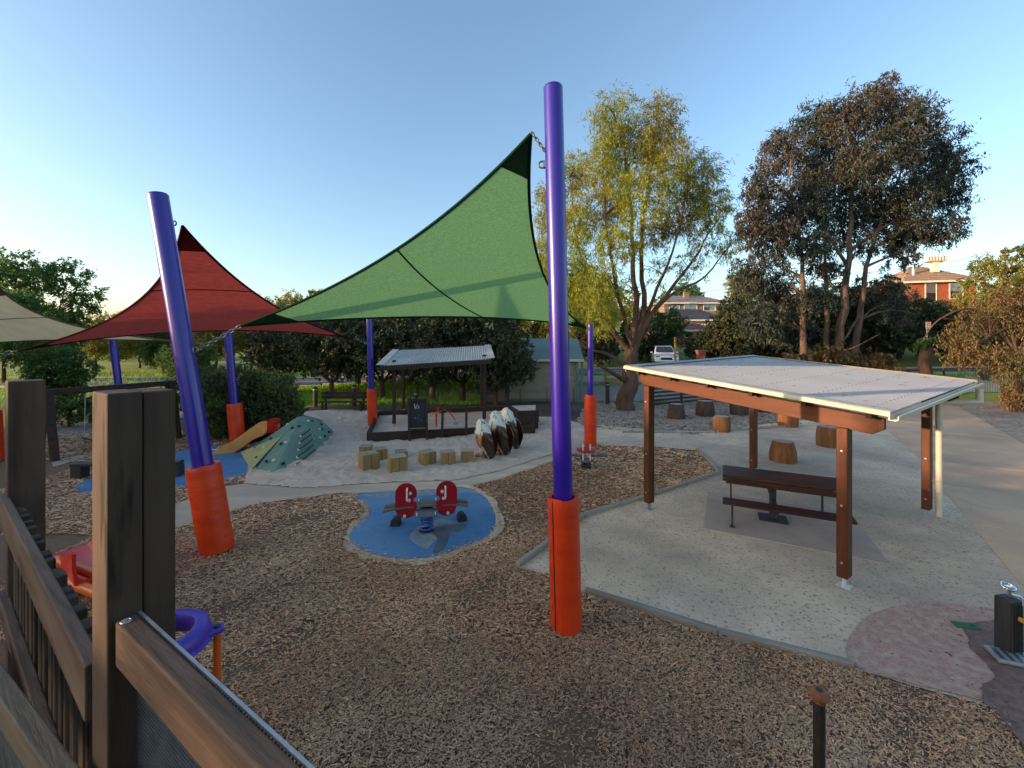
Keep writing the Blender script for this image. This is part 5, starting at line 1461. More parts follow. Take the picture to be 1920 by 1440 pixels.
for i, (k, u, v, up) in enumerate([(0, .3, .35, 0), (0, .6, .5, 0), (0, .75, .25, 0), (0, .4, .75, 0), (1, .3, .3, 0), (1, .7, .35, 0), (1, .4, .75, 0), (1, .8, .8, 0), (1, .3, .5, 1), (2, .3, .25, 0), (2, .2, .7, 1), (4, .3, .4, 0), (4, .7, .3, 0), (4, .6, .7, 0), (5, .3, .3, 0), (5, .2, .8, 0), (4, .4, .5, 1), (3, .8, .8, 1), (4, .85, .6, 0), (0, .2, .6, 1)]):
    p = on_mound(k, u, v, up)
    mb = MB(); mb.rings([[p + Vector((math.cos(6.283 * q / 9) * r * 1.2, math.sin(6.283 * q / 9) * r, z)) for q in range(9)] for r, z in ((.032, -.02), (.042, .01), (.03, .03), (.01, .042))]); mb.build('hold', hm[i % 6], mound, smooth=True)
for i in range(5):
    v = .12 + .19 * i
    a = on_mound(3, -.15, min(v, 1), 0) if v <= 1 else on_mound(3, .05, v - 1, 1)
    b = on_mound(3, .82, min(v + .03, 1), 0)
    n_ = Vector((.55, -.6, .55)).normalized()
    pts = [a.lerp(b, f / 8) + n_ * (.05 + .05 * math.sin(math.pi * f / 8)) - Vector((0, 0, .03 * math.sin(math.pi * f / 8))) for f in range(9)]
    mb = MB(); mb.tube(pts, .013, 7); mb.build('rope_rung', 'hold_black', mound, smooth=True)
    for q in (a, b):
        mb = MB(); mb.lathe([(.025, -.02), (.025, .02), (.012, .035), (0, .035)], q, 10); mb.build('rope_anchor', 'hold_white', mound, smooth=True)
def slide(name, label, path, wd, hgt, material, up=(0, 0, 1)):
    P = [Vector(p) for p in path]; n = len(P)
    t = thing(name, label, 'slide', (P[-1].x, P[-1].y, 0))
    side = (P[0] - P[-1]); side.z = 0; side.normalize(); side = Vector((-side.y, side.x, 0))
    rows = []
    for i, p in enumerate(P):
        f = i / (n - 1); h = hgt * (1.0 - .45 * f ** 3 - .2 * (1 - f) ** 6)
        c = [(-.5, 1), (-.5, .6), (-.47, .15), (-.38, 0), (.38, 0), (.47, .15), (.5, .6), (.5, 1), (.56, 1.02), (.56, .5), (.52, -.08), (.40, -.12), (-.40, -.12), (-.52, -.08), (-.56, .5), (-.56, 1.02)]
        rows.append([p + side * a * wd + Vector((0, 0, b * h)) for a, b in c])
    mb = MB(); mb.rings(rows); mb.build('chute', material, t, smooth=True, angle=50)
    return t, P
def bez(pts, n=14):
    out = []; m = len(pts)
    for i in range(m - 1):
        p0, p1, p2, p3 = [Vector(pts[max(0, min(m - 1, i + d))]) for d in (-1, 0, 1, 2)]
        for j in range(n // (m - 1)):
            tt = j / (n // (m - 1))
            out.append(0.5 * ((2 * p1) + (p2 - p0) * tt + (2 * p0 - 5 * p1 + 4 * p2 - p3) * tt * tt + (3 * p1 - p0 - 3 * p2 + p3) * tt ** 3))
    return out + [Vector(pts[-1])]
Ys = 12.1
t, _ = slide('tan_slide', 'tan plastic slide running down the left of the climbing mound', bez([D(496, 812, 11.9), D(480, 818, 11.85), D(455, 836, 11.75), D(426, 852, 11.6), D(399, 858, 11.5)], 16), .56, .34, 'plastic_tan')
p = D(412, 852, 11.75); mb = MB(); mb.tube([Vector((p.x, p.y, 0)), Vector((p.x, p.y, .12))], .02, 8); mb.tube([Vector((p.x - .25, p.y, .02)), Vector((p.x + .35, p.y - .1, .02))], .02, 8); mb.build('support', 'galvanised', t, smooth=True)
slide('red_slide', 'red plastic slide behind the tan slide on the climbing mound', bez([D(520, 806, 12.9), D(502, 809, 12.9), D(478, 822, 12.8), D(454, 834, 12.7), D(428, 842, 12.6)], 16), .56, .36, 'plastic_red')

# ================================================================== LEFT SIDE: SWING, BENCH
w0, w1 = G(88, 862), Vector((-11.0, 13.4, 0))
sw = thing('toddler_swing', 'low dark timber swing with black seats behind the near fence posts', 'swing', w0)
zb = 1.74
bd = (w1 - w0).normalized(); bn = Vector((-bd.y, bd.x, 0))
mb = MB(); mb.beam(w0 - bd * .15 + Vector((0, 0, zb)), w1 + bd * .15 + Vector((0, 0, zb)), .13, .16); mb.build('top_beam', 'timber_dark_x', sw, bevel=.008)
for e, q in ((w0, 0), (w1, 1)):
    for sg in (-1, 1):
        mb = MB(); mb.beam(e + bn * .42 * sg - Vector((0, 0, .05)), e + bn * .06 * sg + Vector((0, 0, zb + .04)), .13, .15, up=bd); mb.build('leg', 'timber_dark_x', sw, bevel=.008)
    mb = MB(); mb.beam(e + bn * .24 + Vector((0, 0, .75)), e - bn * .24 + Vector((0, 0, .75)), .05, .10); mb.build('brace', 'timber_dark_x', sw)
for sx, lab in ((.95, 'left black swing seat hanging on two thin chains'), (1.95, 'right black swing seat under the dark beam, mostly behind the near post')):
    c = w0 + bd * sx; c.z = .36
    pts = [c + bd * (-.22 + .44 * k / 8) + Vector((0, 0, .09 * ((k - 4) / 4) ** 2 - .04)) for k in range(9)]
    mb = MB()
    for k in range(8): mb.beam(pts[k], pts[k + 1], .17, .03, up=(0, 0, 1))
    s_ = mb.build('seat_belt', 'rubber_black', sw, bevel=.004)
    for q in (-1, 1):
        a = c + bd * .22 * q + Vector((0, 0, .06)); b = w0 + bd * (sx + .20 * q) + Vector((0, 0, zb - .08))
        mb = MB(); n = 34
        for k in range(n):
            f0_, f1_ = k / n, (k + .85) / n; u = bn if k % 2 else bd
            mb.beam(a.lerp(b, f0_), a.lerp(b, f1_), .022 if k % 2 else .008, .008 if k % 2 else .022, up=bn)
        mb.build('chain', 'galvanised', s_)
        mb = MB(); mb.tube([b - Vector((0, 0, .02)), b + Vector((0, 0, .05))], .02, 8); mb.build('hanger', 'steel_dark', s_)
b0, b1 = G(150, 897), G(330, 893)
bb = thing('balance_bench', 'low black plastic bench beside the far blue pad', 'bench', b0)
mb = MB(); mb.beam(b0 + Vector((-.12, 0, .32)), b1 + Vector((.1, 0, .32)), .26, .07); mb.build('plank', 'plastic_black', bb, bevel=.015, seg=2)
for p in (b0, b1):
    mb = MB(); mb.box(p + Vector((0, 0, .135)), (.24, .22, .30)); mb.build('block', 'plastic_black', bb, bevel=.02, seg=2)

# ================================================================== NEAR FENCE OF THE PLAY FORT
N2 = Vector((.848, -.53, 0)); N1 = Vector((-.53, -.848, 0))
fang = math.atan2(N2.y, N2.x)
Lc = Vector((-1.35, 1.386, 0))
def fort_post(corner, w1_, w2_, ztop, label_part, split):
    c = corner + (-N1) * (w1_ / 2) + (-N2) * (w2_ / 2)
    if split:
        for q in (-1, 1):
            cc = c + N1 * (w1_ * .252) * q
            mb = MB(); mb.box((cc.x, cc.y, ztop / 2 + .0012 * q), (w2_, w1_ * .494, ztop), fang); mb.build('post_half', 'timber_fence', ff, bevel=.006, seg=2)
    else:
        mb = MB(); mb.box((c.x, c.y, ztop / 2), (w2_, w1_, ztop), fang); mb.build('post', 'timber_fence', ff, bevel=.006, seg=2)
ff = thing('fort_fence', 'dark weathered timber fence of the play fort in the near left corner', 'fence', (Lc.x, Lc.y, 0), fang)
fort_post(Lc, .19, .16, 2.832, '', True)
RD = Vector((-.817, .576, 0)); RN = Vector((.576, .817, 0))
i0 = Vector((-1.54, 1.49, 0))
def FR(s, o, z): p = i0 + RD * s + RN * o; return Vector((p.x, p.y, z))
pc = FR(2.80, .13, 0)
mb = MB(); mb.box((pc.x, pc.y, 1.36), (.17, .19, 2.72), math.atan2(RD.y, RD.x)); mb.build('post', 'timber_fence', ff, bevel=.008, seg=2)
mb = MB(); mb.beam(FR(-.04, .0235, 1.76), FR(2.9, .0235, 1.76), .047, .20); mb.build('top_rail', 'timber_fence_sunlit_x', ff, bevel=.006, seg=2)
mb = MB(); mb.beam(FR(-.04, .0235, 1.05), FR(2.9, .0235, 1.05), .050, .14); mb.build('bottom_rail', 'timber_fence_sunlit_x', ff, bevel=.006, seg=2)
_a, _b = Vector((-3.215, 2.386, 1.49)), Vector((-1.30, 1.328, 1.49)); _n = Vector((-.484, -.875, 0)) * .03
mb = MB(); mb.beam(_a + _n, _b + _n, .06, .12); mb.build('inner_rail', 'timber_pale_x', ff, bevel=.006, seg=2)
rng = random.Random(9)
s = .10
k = 0
while s < 2.85:
    wd = rng.choice((.055, .075, .095)); th = .045
    ztop = 1.845 - rng.uniform(0, .03)
    if abs(s - 2.80) > .16:
        mb = MB(); p = FR(s, .049 + th / 2, 0); mb.box((p.x, p.y, (ztop + .95) / 2), (wd, th, ztop - .95), math.atan2(RD.y, RD.x)); mb.build('picket', 'timber_fence', ff, bevel=.004)
    s += wd + rng.uniform(.05, .11); k += 1
# handrail towards the viewer, with its screw, steel edge and mesh
h0 = Vector((-1.334, 1.396, 0)); hd_ = N2; hn = -N1
def HR(s, o, z): p = h0 + hd_ * s + hn * o; return Vector((p.x, p.y, z))
hl = 3.0
mb = MB(); mb.beam(HR(.004, .0275, 1.995), HR(hl, .0275, 1.995), .055, .15); hr = mb.build('hand_rail', 'timber_fence_sunlit_x', ff, bevel=.008, seg=3)
mb = MB(); mb.lathe([(.0, 0), (.009, .0), (.008, .004), (0, .005)], HR(.035, .02, 2.070), 12); mb.torus(HR(.035, .02, 2.071), .013, .003, 14, 6); mb.build('screw', 'galvanised', hr, smooth=True)
mb = MB(); mb.beam(HR(.0, .066, 2.064), HR(hl, .066, 2.064), .008, .008); mb.build('steel_edge', 'galvanised', ff)
# woven wire panel under the rail
mb = MB()
zt, zb_ = 2.055, 1.15
st = .0145
for k in range(int(1.5 / st)):
    s_ = .0 + k * st
    mb.beam(HR(s_, .064, zb_), HR(s_, .064, zt), .0042, .0042, up=(0, 1, 0))
for k in range(int((zt - zb_) / st)):
    z = zb_ + k * st
    mb.beam(HR(0, .0605, z), HR(1.5, .0605, z), .0042, .0042)
tag(mb.build('wire_mesh', 'mesh_steel', ff), kind='stuff')
mb = MB(); mb.beam(HR(.0, .0275, 1.20), HR(hl, .0275, 1.20), .05, .12); mb.build('bottom_rail', 'timber_fence_sunlit_x', ff, bevel=.006)
# deck boards the viewer stands on
dk = thing('fort_deck', 'timber deck boards of the play fort behind the near fence', 'deck', (0, 0, 1.1), fang)
for k in range(11):
    o = .02 - .135 * k
    mb = MB(); mb.beam(HR(-2.4, o - .10, 1.10), HR(hl, o - .10, 1.10), .125, .04); mb.build('deck_board', 'timber_pale_x', dk, bevel=.004)
for s_ in (-2.2, .3, 2.7):
    mb = MB(); mb.beam(HR(s_, .0, 1.0), HR(s_, -1.5, 1.0), .07, .15); mb.build('joist', 'timber_black', dk)
for s_, o in ((-2.3, -.05), (-2.3, -1.45), (2.6, -.05), (2.6, -1.45)):
    p = HR(s_, o, 0); mb = MB(); mb.box((p.x, p.y, .46), (.12, .12, .93), fang); mb.build('stilt', 'timber_black', dk)

# unseen tower added behind the viewer to darken the near post: wall, posts, roof
fo = thing('shade_tower', 'unseen timber tower added behind the viewpoint to shade the near fence', 'light blocker', (1.2, -1.4, 0))
for k in range(16):
    mb = MB(); mb.box((-.55 + .19 * k, -1.35, 2.35), (.18, .04, 2.5)); mb.build('wall_board', 'timber_black', fo)
for k in range(9):
    mb = MB(); mb.box((2.45, -1.2 + .17 * k, 2.35), (.04, .16, 2.5)); mb.build('wall_board', 'timber_black', fo)
for x, y in ((-.75, -1.35), (2.45, -1.35), (2.45, .35), (-.75, -3.2), (2.45, -3.2)):
    mb = MB(); mb.box((x, y, 2.0), (.16, .16, 4.0)); mb.build('corner_post', 'timber_black', fo)
for k in range(9):
    mb = MB(); mb.box((.85, -3.5 + .29 * k, 4.05), (4.2, .28, .04)); mb.build('roof_board', 'timber_black', fo)

# ---- plastic play pieces below the fence
q = Vector((-2.37, 2.80, 0)); zr = 1.0
tb_ = thing('ring_table', 'purple plastic ring on orange legs just outside the near fence', 'play table', q)
mb = MB(); prof = [(.19, .06), (.235, .07), (.27, .05), (.285, .0), (.275, -.03), (.30, -.045), (.26, -.075), (.20, -.07), (.185, -.03), (.175, .03)]
mb.rings([[q + Vector((r * math.cos(2 * math.pi * k / 36), r * math.sin(2 * math.pi * k / 36), zr + z)) for k in range(36)] for r, z in prof + [prof[0]]], cap=False); rg = mb.build('ring', 'plastic_purple', tb_, smooth=True, angle=55)
for k in range(3):
    a = R(32 + 120 * k); d = Vector((math.cos(a), math.sin(a), 0))
    mb = MB(); e = Vector((-d.y, d.x, 0)); mb.extrude([q + d * .25 + e * .07 + Vector((0, 0, zr - .05)), q + d * .355 + e * .035 + Vector((0, 0, zr - .05)), q + d * .355 - e * .035 + Vector((0, 0, zr - .05)), q + d * .25 - e * .07 + Vector((0, 0, zr - .05))], (0, 0, .035)); mb.build('lug', 'plastic_purple', rg, bevel=.008, seg=2)
    mb = MB(); mb.lathe([(.022, 0), (.02, .012), (0, .014)], q + d * .315 + Vector((0, 0, zr - .015)), 12); mb.build('bolt', 'steel_dark', rg, smooth=True)
    mb = MB(); mb.tube([q + d * .315 + Vector((0, 0, -.02)), q + d * .315 + Vector((0, 0, zr - .05))], .024, 14); mb.build('leg', 'plastic_orange', tb_, smooth=True)
mb = MB(); mb.lathe([(.24, .50), (.27, .54), (.26, .60), (.22, .63), (.0, .64)], (q.x + .06, q.y, 0), 28); mb.build('red_seat', 'plastic_red', tb_, smooth=True, angle=50)
# red slide exit and orange rails
p0 = G(104, 1088); 
e0 = D(96, 1062, 5.45); 
sl, _ = slide('slide_exit', 'red plastic slide end with raised curved lip left of the near post', bez([Vector((-4.2, 4.35, .62)), Vector((-4.75, 4.75, .34)), Vector((-5.25, 5.1, .17)), Vector((-5.75, 5.45, .15)), Vector((-6.05, 5.65, .20))], 16), .5, .36, 'plastic_red')
pr_ = thing('pipe_rails', 'pair of orange pipe rails in front of the red slide end', 'rail', (-4.6, 3.9, 0))
for dz, dy in ((0, 0), (-.03, -.16)):
    a = D(104, 1050, 4.6) + Vector((0, dy, dz)); b = D(182, 1078, 4.35) + Vector((0, dy, dz)); c = b + (b - a) * 1.1
    mb = MB(); mb.tube([a, b, c], .05, 14); mb.build('rail', 'plastic_orange', pr_, smooth=True)
for f in (.25, 1.6):
    a = D(104, 1050, 4.6); b = D(182, 1078, 4.35); p = a + (b - a) * f + Vector((0, -.08, 0))
    mb = MB(); mb.tube([Vector((p.x, p.y, -.02)), p - Vector((0, 0, .02))], .035, 12); mb.build('leg', 'plastic_orange', pr_, smooth=True)

# ================================================================== MIDDLE DISTANCE FURNITURE
c = G(640, 772); pb = thing('park_bench', 'dark timber bench with backrest below the lawn', 'bench', c)
for k in range(3):
    mb = MB(); mb.beam(c + Vector((-1.05, .0 + .13 * k, .42)), c + Vector((1.05, .02 + .13 * k, .42)), .11, .045); mb.build('seat_slat', 'timber_dark_x', pb, bevel=.004)
for k in range(2):
    mb = MB(); mb.beam(c + Vector((-1.05, .38 + .02 * k, .60 + .17 * k)), c + Vector((1.05, .38 + .02 * k, .60 + .17 * k)), .04, .14); mb.build('back_slat', 'timber_dark_x', pb, bevel=.004)
for x in (-.85, .85):
    for y in (.02, .36):
        mb = MB(); mb.box(c + Vector((x, y, .20 if y < .1 else .42)), (.09, .08, .42 if y < .1 else .86)); mb.build('leg', 'timber_dark_x', pb, bevel=.004)
for px, py, h, lab in ((591, 762, .95, 'timber bollard left of the straight tree trunk'), (664, 762, 1.05, 'timber bollard right of the straight tree trunk'), (780, 760, .7, 'short timber bollard seen between the sandpit posts'), (951, 760, 1.2, 'timber post at the left end of the wire fence'), (1139, 757, 1.1, 'timber post between the slim pole pad and the weeping tree')):
    p = G(px, py); t = thing('timber_bollard', lab, 'bollard', p, .3, group='timber bollards')
    mb = MB(); mb.lathe([(.105, -.05), (.105, h - .03), (.085, h), (0, h)], p, 14); mb.build('shaft', 'timber_black', t, smooth=True, angle=40)
    mb = MB(); mb.lathe([(.109, h - .16), (.109, h - .12)], p, 14, cap=False); mb.build('band', 'galvanised', t, smooth=True)
# wire fence in front of the shed
fa, fb_ = G(770, 757), G(1076, 755)
wf = thing('wire_fence', 'low wire mesh fence in front of the shed wall', 'fence', fa)
fd = fb_ - fa; n = 6
for k in range(n + 1):
    p = fa + fd * (k / n); mb = MB(); mb.tube([p - Vector((0, 0, .05)), p + Vector((0, 0, .72))], .02, 8); mb.build('post', 'steel_dark', wf, smooth=True)
mb = MB()
for z in np.linspace(.06, .70, 8): mb.beam(fa + Vector((0, 0, z)), fb_ + Vector((0, 0, z)), .006, .006)
mm = int(fd.length / .09)
for k in range(mm + 1):
    p = fa + fd * (k / mm); mb.beam(p + Vector((0, 0, .05)), p + Vector((0, 0, .71)), .005, .005, up=(0, 1, 0))
tag(mb.build('wire_mesh', 'mesh_steel', wf), kind='stuff')
# slat fence behind the stumps
fa, fb_ = G(1222, 763), G(1420, 744)
sf = thing('slat_fence', 'black horizontal slat fence behind the dark stumps', 'fence', fa)
fd = fb_ - fa
for k in range(5):
    p = fa + fd * (k / 4); mb = MB(); mb.box(p + Vector((0, .05, .58)), (.09, .09, 1.2)); mb.build('post', 'timber_black', sf)
for k in range(6):
    z = .12 + k * .185; mb = MB(); mb.beam(fa + Vector((0, 0, z)), fb_ + Vector((0, 0, z)), .035, .09); mb.build('slat', 'timber_black', sf)
p = G(1158, 755); t = thing('white_bucket', 'white plastic bucket at the foot of the weeping tree', 'bucket', p)
mb = MB(); mb.lathe([(.11, 0), (.14, .30), (.15, .30), (.15, .33), (.132, .33), (.10, .03), (0, .03)], p, 18, cap=False); mb.build('pail', 'bucket_white', t, smooth=True, angle=40)
mb = MB(); mb.tube([p + Vector((.145 * math.cos(a), .01, .30 - .10 * math.sin(a))) for a in np.linspace(0, math.pi, 9)], .005, 5); mb.build('bail_handle', 'steel', t)
# timber sign panel on the bank behind the slim pole
p = D(1135, 0, 24.3); p.z = TZ(p.x, p.y); t = thing('bank_barrier', 'low sunlit timber barrier on the bank left of the weeping tree', 'barrier', p)
for dx, h in ((0, .85), (1.15, .65)):
    mb = MB(); mb.box(p + Vector((dx, 0, h / 2)), (.14, .14, h)); mb.build('post', 'timber_yellow', t, bevel=.01)
for k in range(2):
    mb = MB(); mb.beam(p + Vector((.07, -.02, .2 + .2 * k)), p + Vector((1.3, -.02, .2 + .2 * k)), .05, .17); mb.build('board', 'timber_yellow', t, bevel=.005)
# steel picket fence at the right
fa, fb_ = D(1640, 0, 23.2), D(1905, 0, 23.2); fa.z = fb_.z = 0
za, zb2 = TZ(fa.x, fa.y), TZ(fb_.x, fb_.y)
pf = thing('picket_fence', 'grey steel picket fence with dark rails beyond the picnic roof', 'fence', (fa.x, fa.y, za))
for z, hh in ((1.30, .05), (1.02, .04), (.14, .04)):
    mb = MB(); mb.beam(fa + Vector((0, .03, za + z)), fb_ + Vector((0, .03, zb2 + z)), .04, hh); mb.build('rail', 'steel_dark', pf)
n = 58
for k in range(n + 1):
    p = fa.lerp(fb_, k / n); z = TZ(p.x, p.y); mb = MB(); mb.box(p + Vector((0, 0, z + .56)), (.085, .018, .96)); mb.build('picket', 'picket_steel', pf)
for k in range(5):
    p = fa.lerp(fb_, k / 4); z = TZ(p.x, p.y); mb = MB(); mb.box(p + Vector((0, .07, z + .66)), (.07, .07, 1.36)); mb.build('post', 'steel_dark', pf)
p = fa.lerp(fb_, .80); t = thing('dark_jacket', 'dark cloth hung over the steel picket fence', 'cloth', (p.x, p.y, 1.3))
mb = MB()
rows = []
for i in range(9):
    f = i / 8; w_ = .62 - .25 * abs(f - .3)
    rows.append([Vector((p.x - w_ + 2 * w_ * k / 8, p.y - .10 - .05 * math.sin(k * 1.3 + i * .6), za + 1.36 - .62 * f * (.75 + .25 * math.sin(k * .9)))) for k in range(9)] + [Vector((p.x - w_ + 2 * w_ * k / 8, p.y - .06 - .05 * math.sin(k * 1.3 + i * .6), za + 1.36 - .62 * f * (.75 + .25 * math.sin(k * .9)))) for k in range(8, -1, -1)])
mb.rings(rows); mb.build('drape', 'rubber_black', t, smooth=True, angle=60)
p = G(1905, 762); t = thing('wheelie_bin', 'dark green bin under the drooping tree at the right edge', 'bin', p)
mb = MB(); mb.rings([[p + Vector((x * s_, y * s_, z)) for x, y in ((-1, -1), (1, -1), (1, 1), (-1, 1))] for s_, z in ((.30, .05), (.36, 1.0))]); mb.build('body', 'leaf_hedge', t, bevel=.03, seg=2)
mb = MB(); mb.box(p + Vector((0, 0, 1.04)), (.78, .80, .06)); mb.build('lid', 'leaf_hedge', t, bevel=.02)

# ================================================================== SHED
s0, s1 = G(948, 752), G(1082, 752); s0.y = s1.y = 22.3; s0.x = -.36; s1.x = 3.5
sd_ = thing('park_shed', 'cream walled shed with a blue green corrugated roof', 'shed', ((s0.x + s1.x) / 2, 23.8, 0))
zw = 2.28
for k in range(12):
    mb = MB(); mb.box(((s0.x + s1.x) / 2, 22.3, .09 + k * .182), (s1.x - s0.x, .05, .178)); mb.build('weatherboard', 'wall_cream', sd_, bevel=.004)
for x in (s0.x, s1.x):
    mb = MB(); mb.extrude([(x, 22.33, 0), (x, 25.7, 0), (x, 25.7, zw), (x, 24.0, 3.25), (x, 22.33, zw)], (.05 if x < 1 else -.05, 0, 0)); mb.build('side_wall', 'wall_cream', sd_)
mb = MB(); mb.box(((s0.x + s1.x) / 2, 25.7, zw / 2), (s1.x - s0.x, .05, zw)); mb.build('back_wall', 'wall_cream', sd_)
corrugated(sd_, 'roof_sheet', (s0.x - .3, 24.0, 3.32), (s1.x + .3, 24.0, 3.32), (s0.x - .3, 22.0, 2.18), (s1.x + .3, 22.0, 2.18), 44, .012, 'roof_green')
corrugated(sd_, 'roof_sheet', (s0.x - .3, 24.0, 3.32), (s1.x + .3, 24.0, 3.32), (s0.x - .3, 26.0, 2.18), (s1.x + .3, 26.0, 2.18), 44, .012, 'roof_green')
mb = MB(); mb.beam((s0.x - .3, 21.96, 2.13), (s1.x + .3, 21.96, 2.13), .10, .12); mb.build('gutter', 'trim_white', sd_, bevel=.01)
for x in (s1.x + .22, s1.x - .02):
    mb = MB(); mb.box((x, 22.15, 1.1), (.12, .12, 2.2)); mb.build('corner_post', 'roof_green', sd_)

# ================================================================== HOUSES ON THE HILL
def house(name, label, cx, cy, wd, dp, z0, zwall, zridge, wallm, roofm, wins, hip=1.6, over=.5, rot=0.0):
    t = thing(name, label, 'house', (cx, cy, TZ(cx, cy)), rot)
    x0, x1, y0, y1 = -wd / 2, wd / 2, -dp / 2, dp / 2
    zb0 = z0 - TZ(cx, cy); zw_ = zwall - TZ(cx, cy); zr_ = zridge - TZ(cx, cy)
    mb = MB(); mb.box((0, 0, (zb0 - 3 + zw_) / 2), (wd, dp, zw_ - zb0 + 3)); mb.build('wall', wallm, t, local=True)
    e = over
    E = [(x0 - e, y0 - e, zw_), (x1 + e, y0 - e, zw_), (x1 + e, y1 + e, zw_), (x0 - e, y1 + e, zw_)]; Rr = [(x0 + hip, 0, zr_), (x1 - hip, 0, zr_)]
    mb = MB(); mb.add(E + Rr, [(0, 1, 5, 4), (1, 2, 5), (2, 3, 4, 5), (3, 0, 4), (3, 2, 1, 0)]); rf_ = mb.build('roof', roofm, t, local=True)
    mb = MB(); mb.box((0, y0 - e - .03, zw_ - .06), (wd + 2 * e, .08, .2)); mb.build('fascia', 'trim_white', t, local=True)
    # tile courses
    for k in range(1, 9):
        f = k / 9; a = Vector(E[0]).lerp(Vector(Rr[0]), f); b = Vector(E[1]).lerp(Vector(Rr[1]), f)
        mb = MB(); mb.beam(a + Vector((0, -.02, .02)), b + Vector((0, -.02, .02)), .09, .03); mb.build('tile_course', roofm, rf_, local=True)
    for (wx, wz, ww, wh, nm) in wins:
        fr = MB()
        z = wz - TZ(cx, cy)
        for dx, dz, sx, sz in ((0, wh / 2, ww, .08), (0, -wh / 2, ww, .08), (-ww / 2, 0, .08, wh), (ww / 2, 0, .08, wh)): fr.box((wx + dx, y0 - .03, z + dz), (sx, .09, sz))
        wf_ = fr.build('window', 'trim_white', t, local=True)
        for k in range(nm):
            pw = ww / nm
            for j in range(2):
                mb = MB(); mb.box((wx - ww / 2 + pw * (k + .5), y0 - .012, z - wh / 4 + j * wh / 2), (pw - .06, .03, wh / 2 - .05)); mb.build('pane', 'glass_sky' if (k + j) % 3 else 'glass_dark', wf_, local=True)
    return t, rf_, zr_
t, rf_, zr_ = house('hill_house', 'brick house with grey hipped roof and wide white windows on the hill', D(1306, 0, 62).x, 62 + 4, 9.6, 8, 6.3, D(0, 568, 62).z, D(0, 552, 64).z, 'brick_brown', 'tile_grey', [(-3.3, D(0, 577, 62).z, 1.5, .8, 2), (-.9, D(0, 579, 62).z, 1.9, 1.7, 2), (1.9, D(0, 576, 62).z, 1.7, 1.1, 2), (3.3, D(0, 577, 62).z, .9, 1.0, 1)], 2.4)
mb = MB(); mb.box((-.4, -1.2, zr_ - .1), (.75, .6, 1.0)); mb.build('chimney', 'brick_brown', rf_, local=True)
house('slate_house', 'house with a dark slate roof in front of the grey roofed house', D(1305, 0, 53).x, 53 + 3.5, 7.0, 7, 5.0, D(0, 600, 53).z, D(0, 578, 55).z, 'trim_white', 'tile_slate', [(0, 5.3, 1.5, .7, 2)], 1.4)
house('terracotta_house', 'house with a terracotta tiled roof behind the dark bush', D(1284, 0, 45).x, 45 + 3, 5.4, 6, 3.5, D(0, 619, 45).z, D(0, 594, 47).z, 'brick_brown', 'tile_terracotta', [(0.6, 4.0, 1.2, .6, 2)], 2.2)
t, rf_, zr_ = house('brick_house', 'sunlit red brick house with a roof cooler at the far right', D(1782, 0, 46).x, 46 + 4, 6.4, 8, 6.5, D(0, 527, 46).z, D(0, 500, 50).z, 'brick_red', 'tile_brown', [(-.9, D(0, 548, 46).z, 1.0, 2.0, 1), (1.4, D(0, 546, 46).z, 1.2, 1.7, 1)], 2.6, rot=R(-14))
mb = MB(); mb.box((.6, -2.0, zr_ + .45), (1.9, 1.2, .62)); ac = mb.build('roof_cooler', 'trim_white', t, bevel=.12, local=True, seg=2)
mb = MB(); mb.box((.7, -2.0, zr_ - .4), (.6, .6, 1.3)); mb.build('cooler_duct', 'trim_white', t, local=True)
for k in range(6):
    mb = MB(); mb.box((-.2 + .28 * k, -2.61, zr_ + .45), (.05, .03, .42)); mb.build('louvre', 'brick_brown', ac, local=True)
mb = MB(); mb.tube([(-1.7, -2.6, zr_ - 1.6), (-1.7, -2.6, zr_ - .1)], .12, 10); mb.build('flue', 'trim_white', t, local=True, smooth=True)

# ================================================================== WHITE CAR
cp_ = D(1243, 0, 35.0); cz = TZ(cp_.x, cp_.y) + .03
car = thing('parked_car', 'white station wagon parked facing the street behind the picnic roof', 'car', (cp_.x, cp_.y, cz), R(-103))
def CL(x, y, z): return Vector((x, y, z))
# x forward, length 4.6, width 1.82
side = [(-2.25, .45), (-2.30, .85), (-2.22, 1.02), (-1.0, 1.02), (1.0, .98), (1.7, .92), (2.15, .80), (2.28, .60), (2.25, .36), (1.9, .28), (-2.0, .28)]
mb = MB(); mb.rings([[CL(x, y, z) for x, z in side] if abs(y) < .9 else [CL(x * .985, y, z if z > .4 else z + .03) for x, z in side] for y in (-.91, -.80, 0, .80, .91)]); mb.build('body', 'car_white', car, smooth=True, angle=35, local=True)
cab = [(-2.15, 1.0, .84), (-1.75, 1.52, .68), (-1.2, 1.60, .66), (.0, 1.60, .66), (.35, 1.54, .66), (1.12, 1.0, .82)]
mb = MB(); mb.rings([[CL(x, -w_, z), CL(x, w_, z), CL(x, w_ * .98, .95), CL(x, -w_ * .98, .95)] for x, z, w_ in cab]); mb.build('cabin', 'car_white', car, bevel=.03, local=True, seg=2)
mb = MB(); mb.add([CL(.44, -.58, 1.50), CL(.44, .58, 1.50), CL(1.08, .70, 1.05), CL(1.08, -.70, 1.05)], [(0, 1, 2, 3)]); o = mb.build('windscreen', 'glass_dark', car, local=True); o.data.transform(Matrix.Translation((.035, 0, .035)))
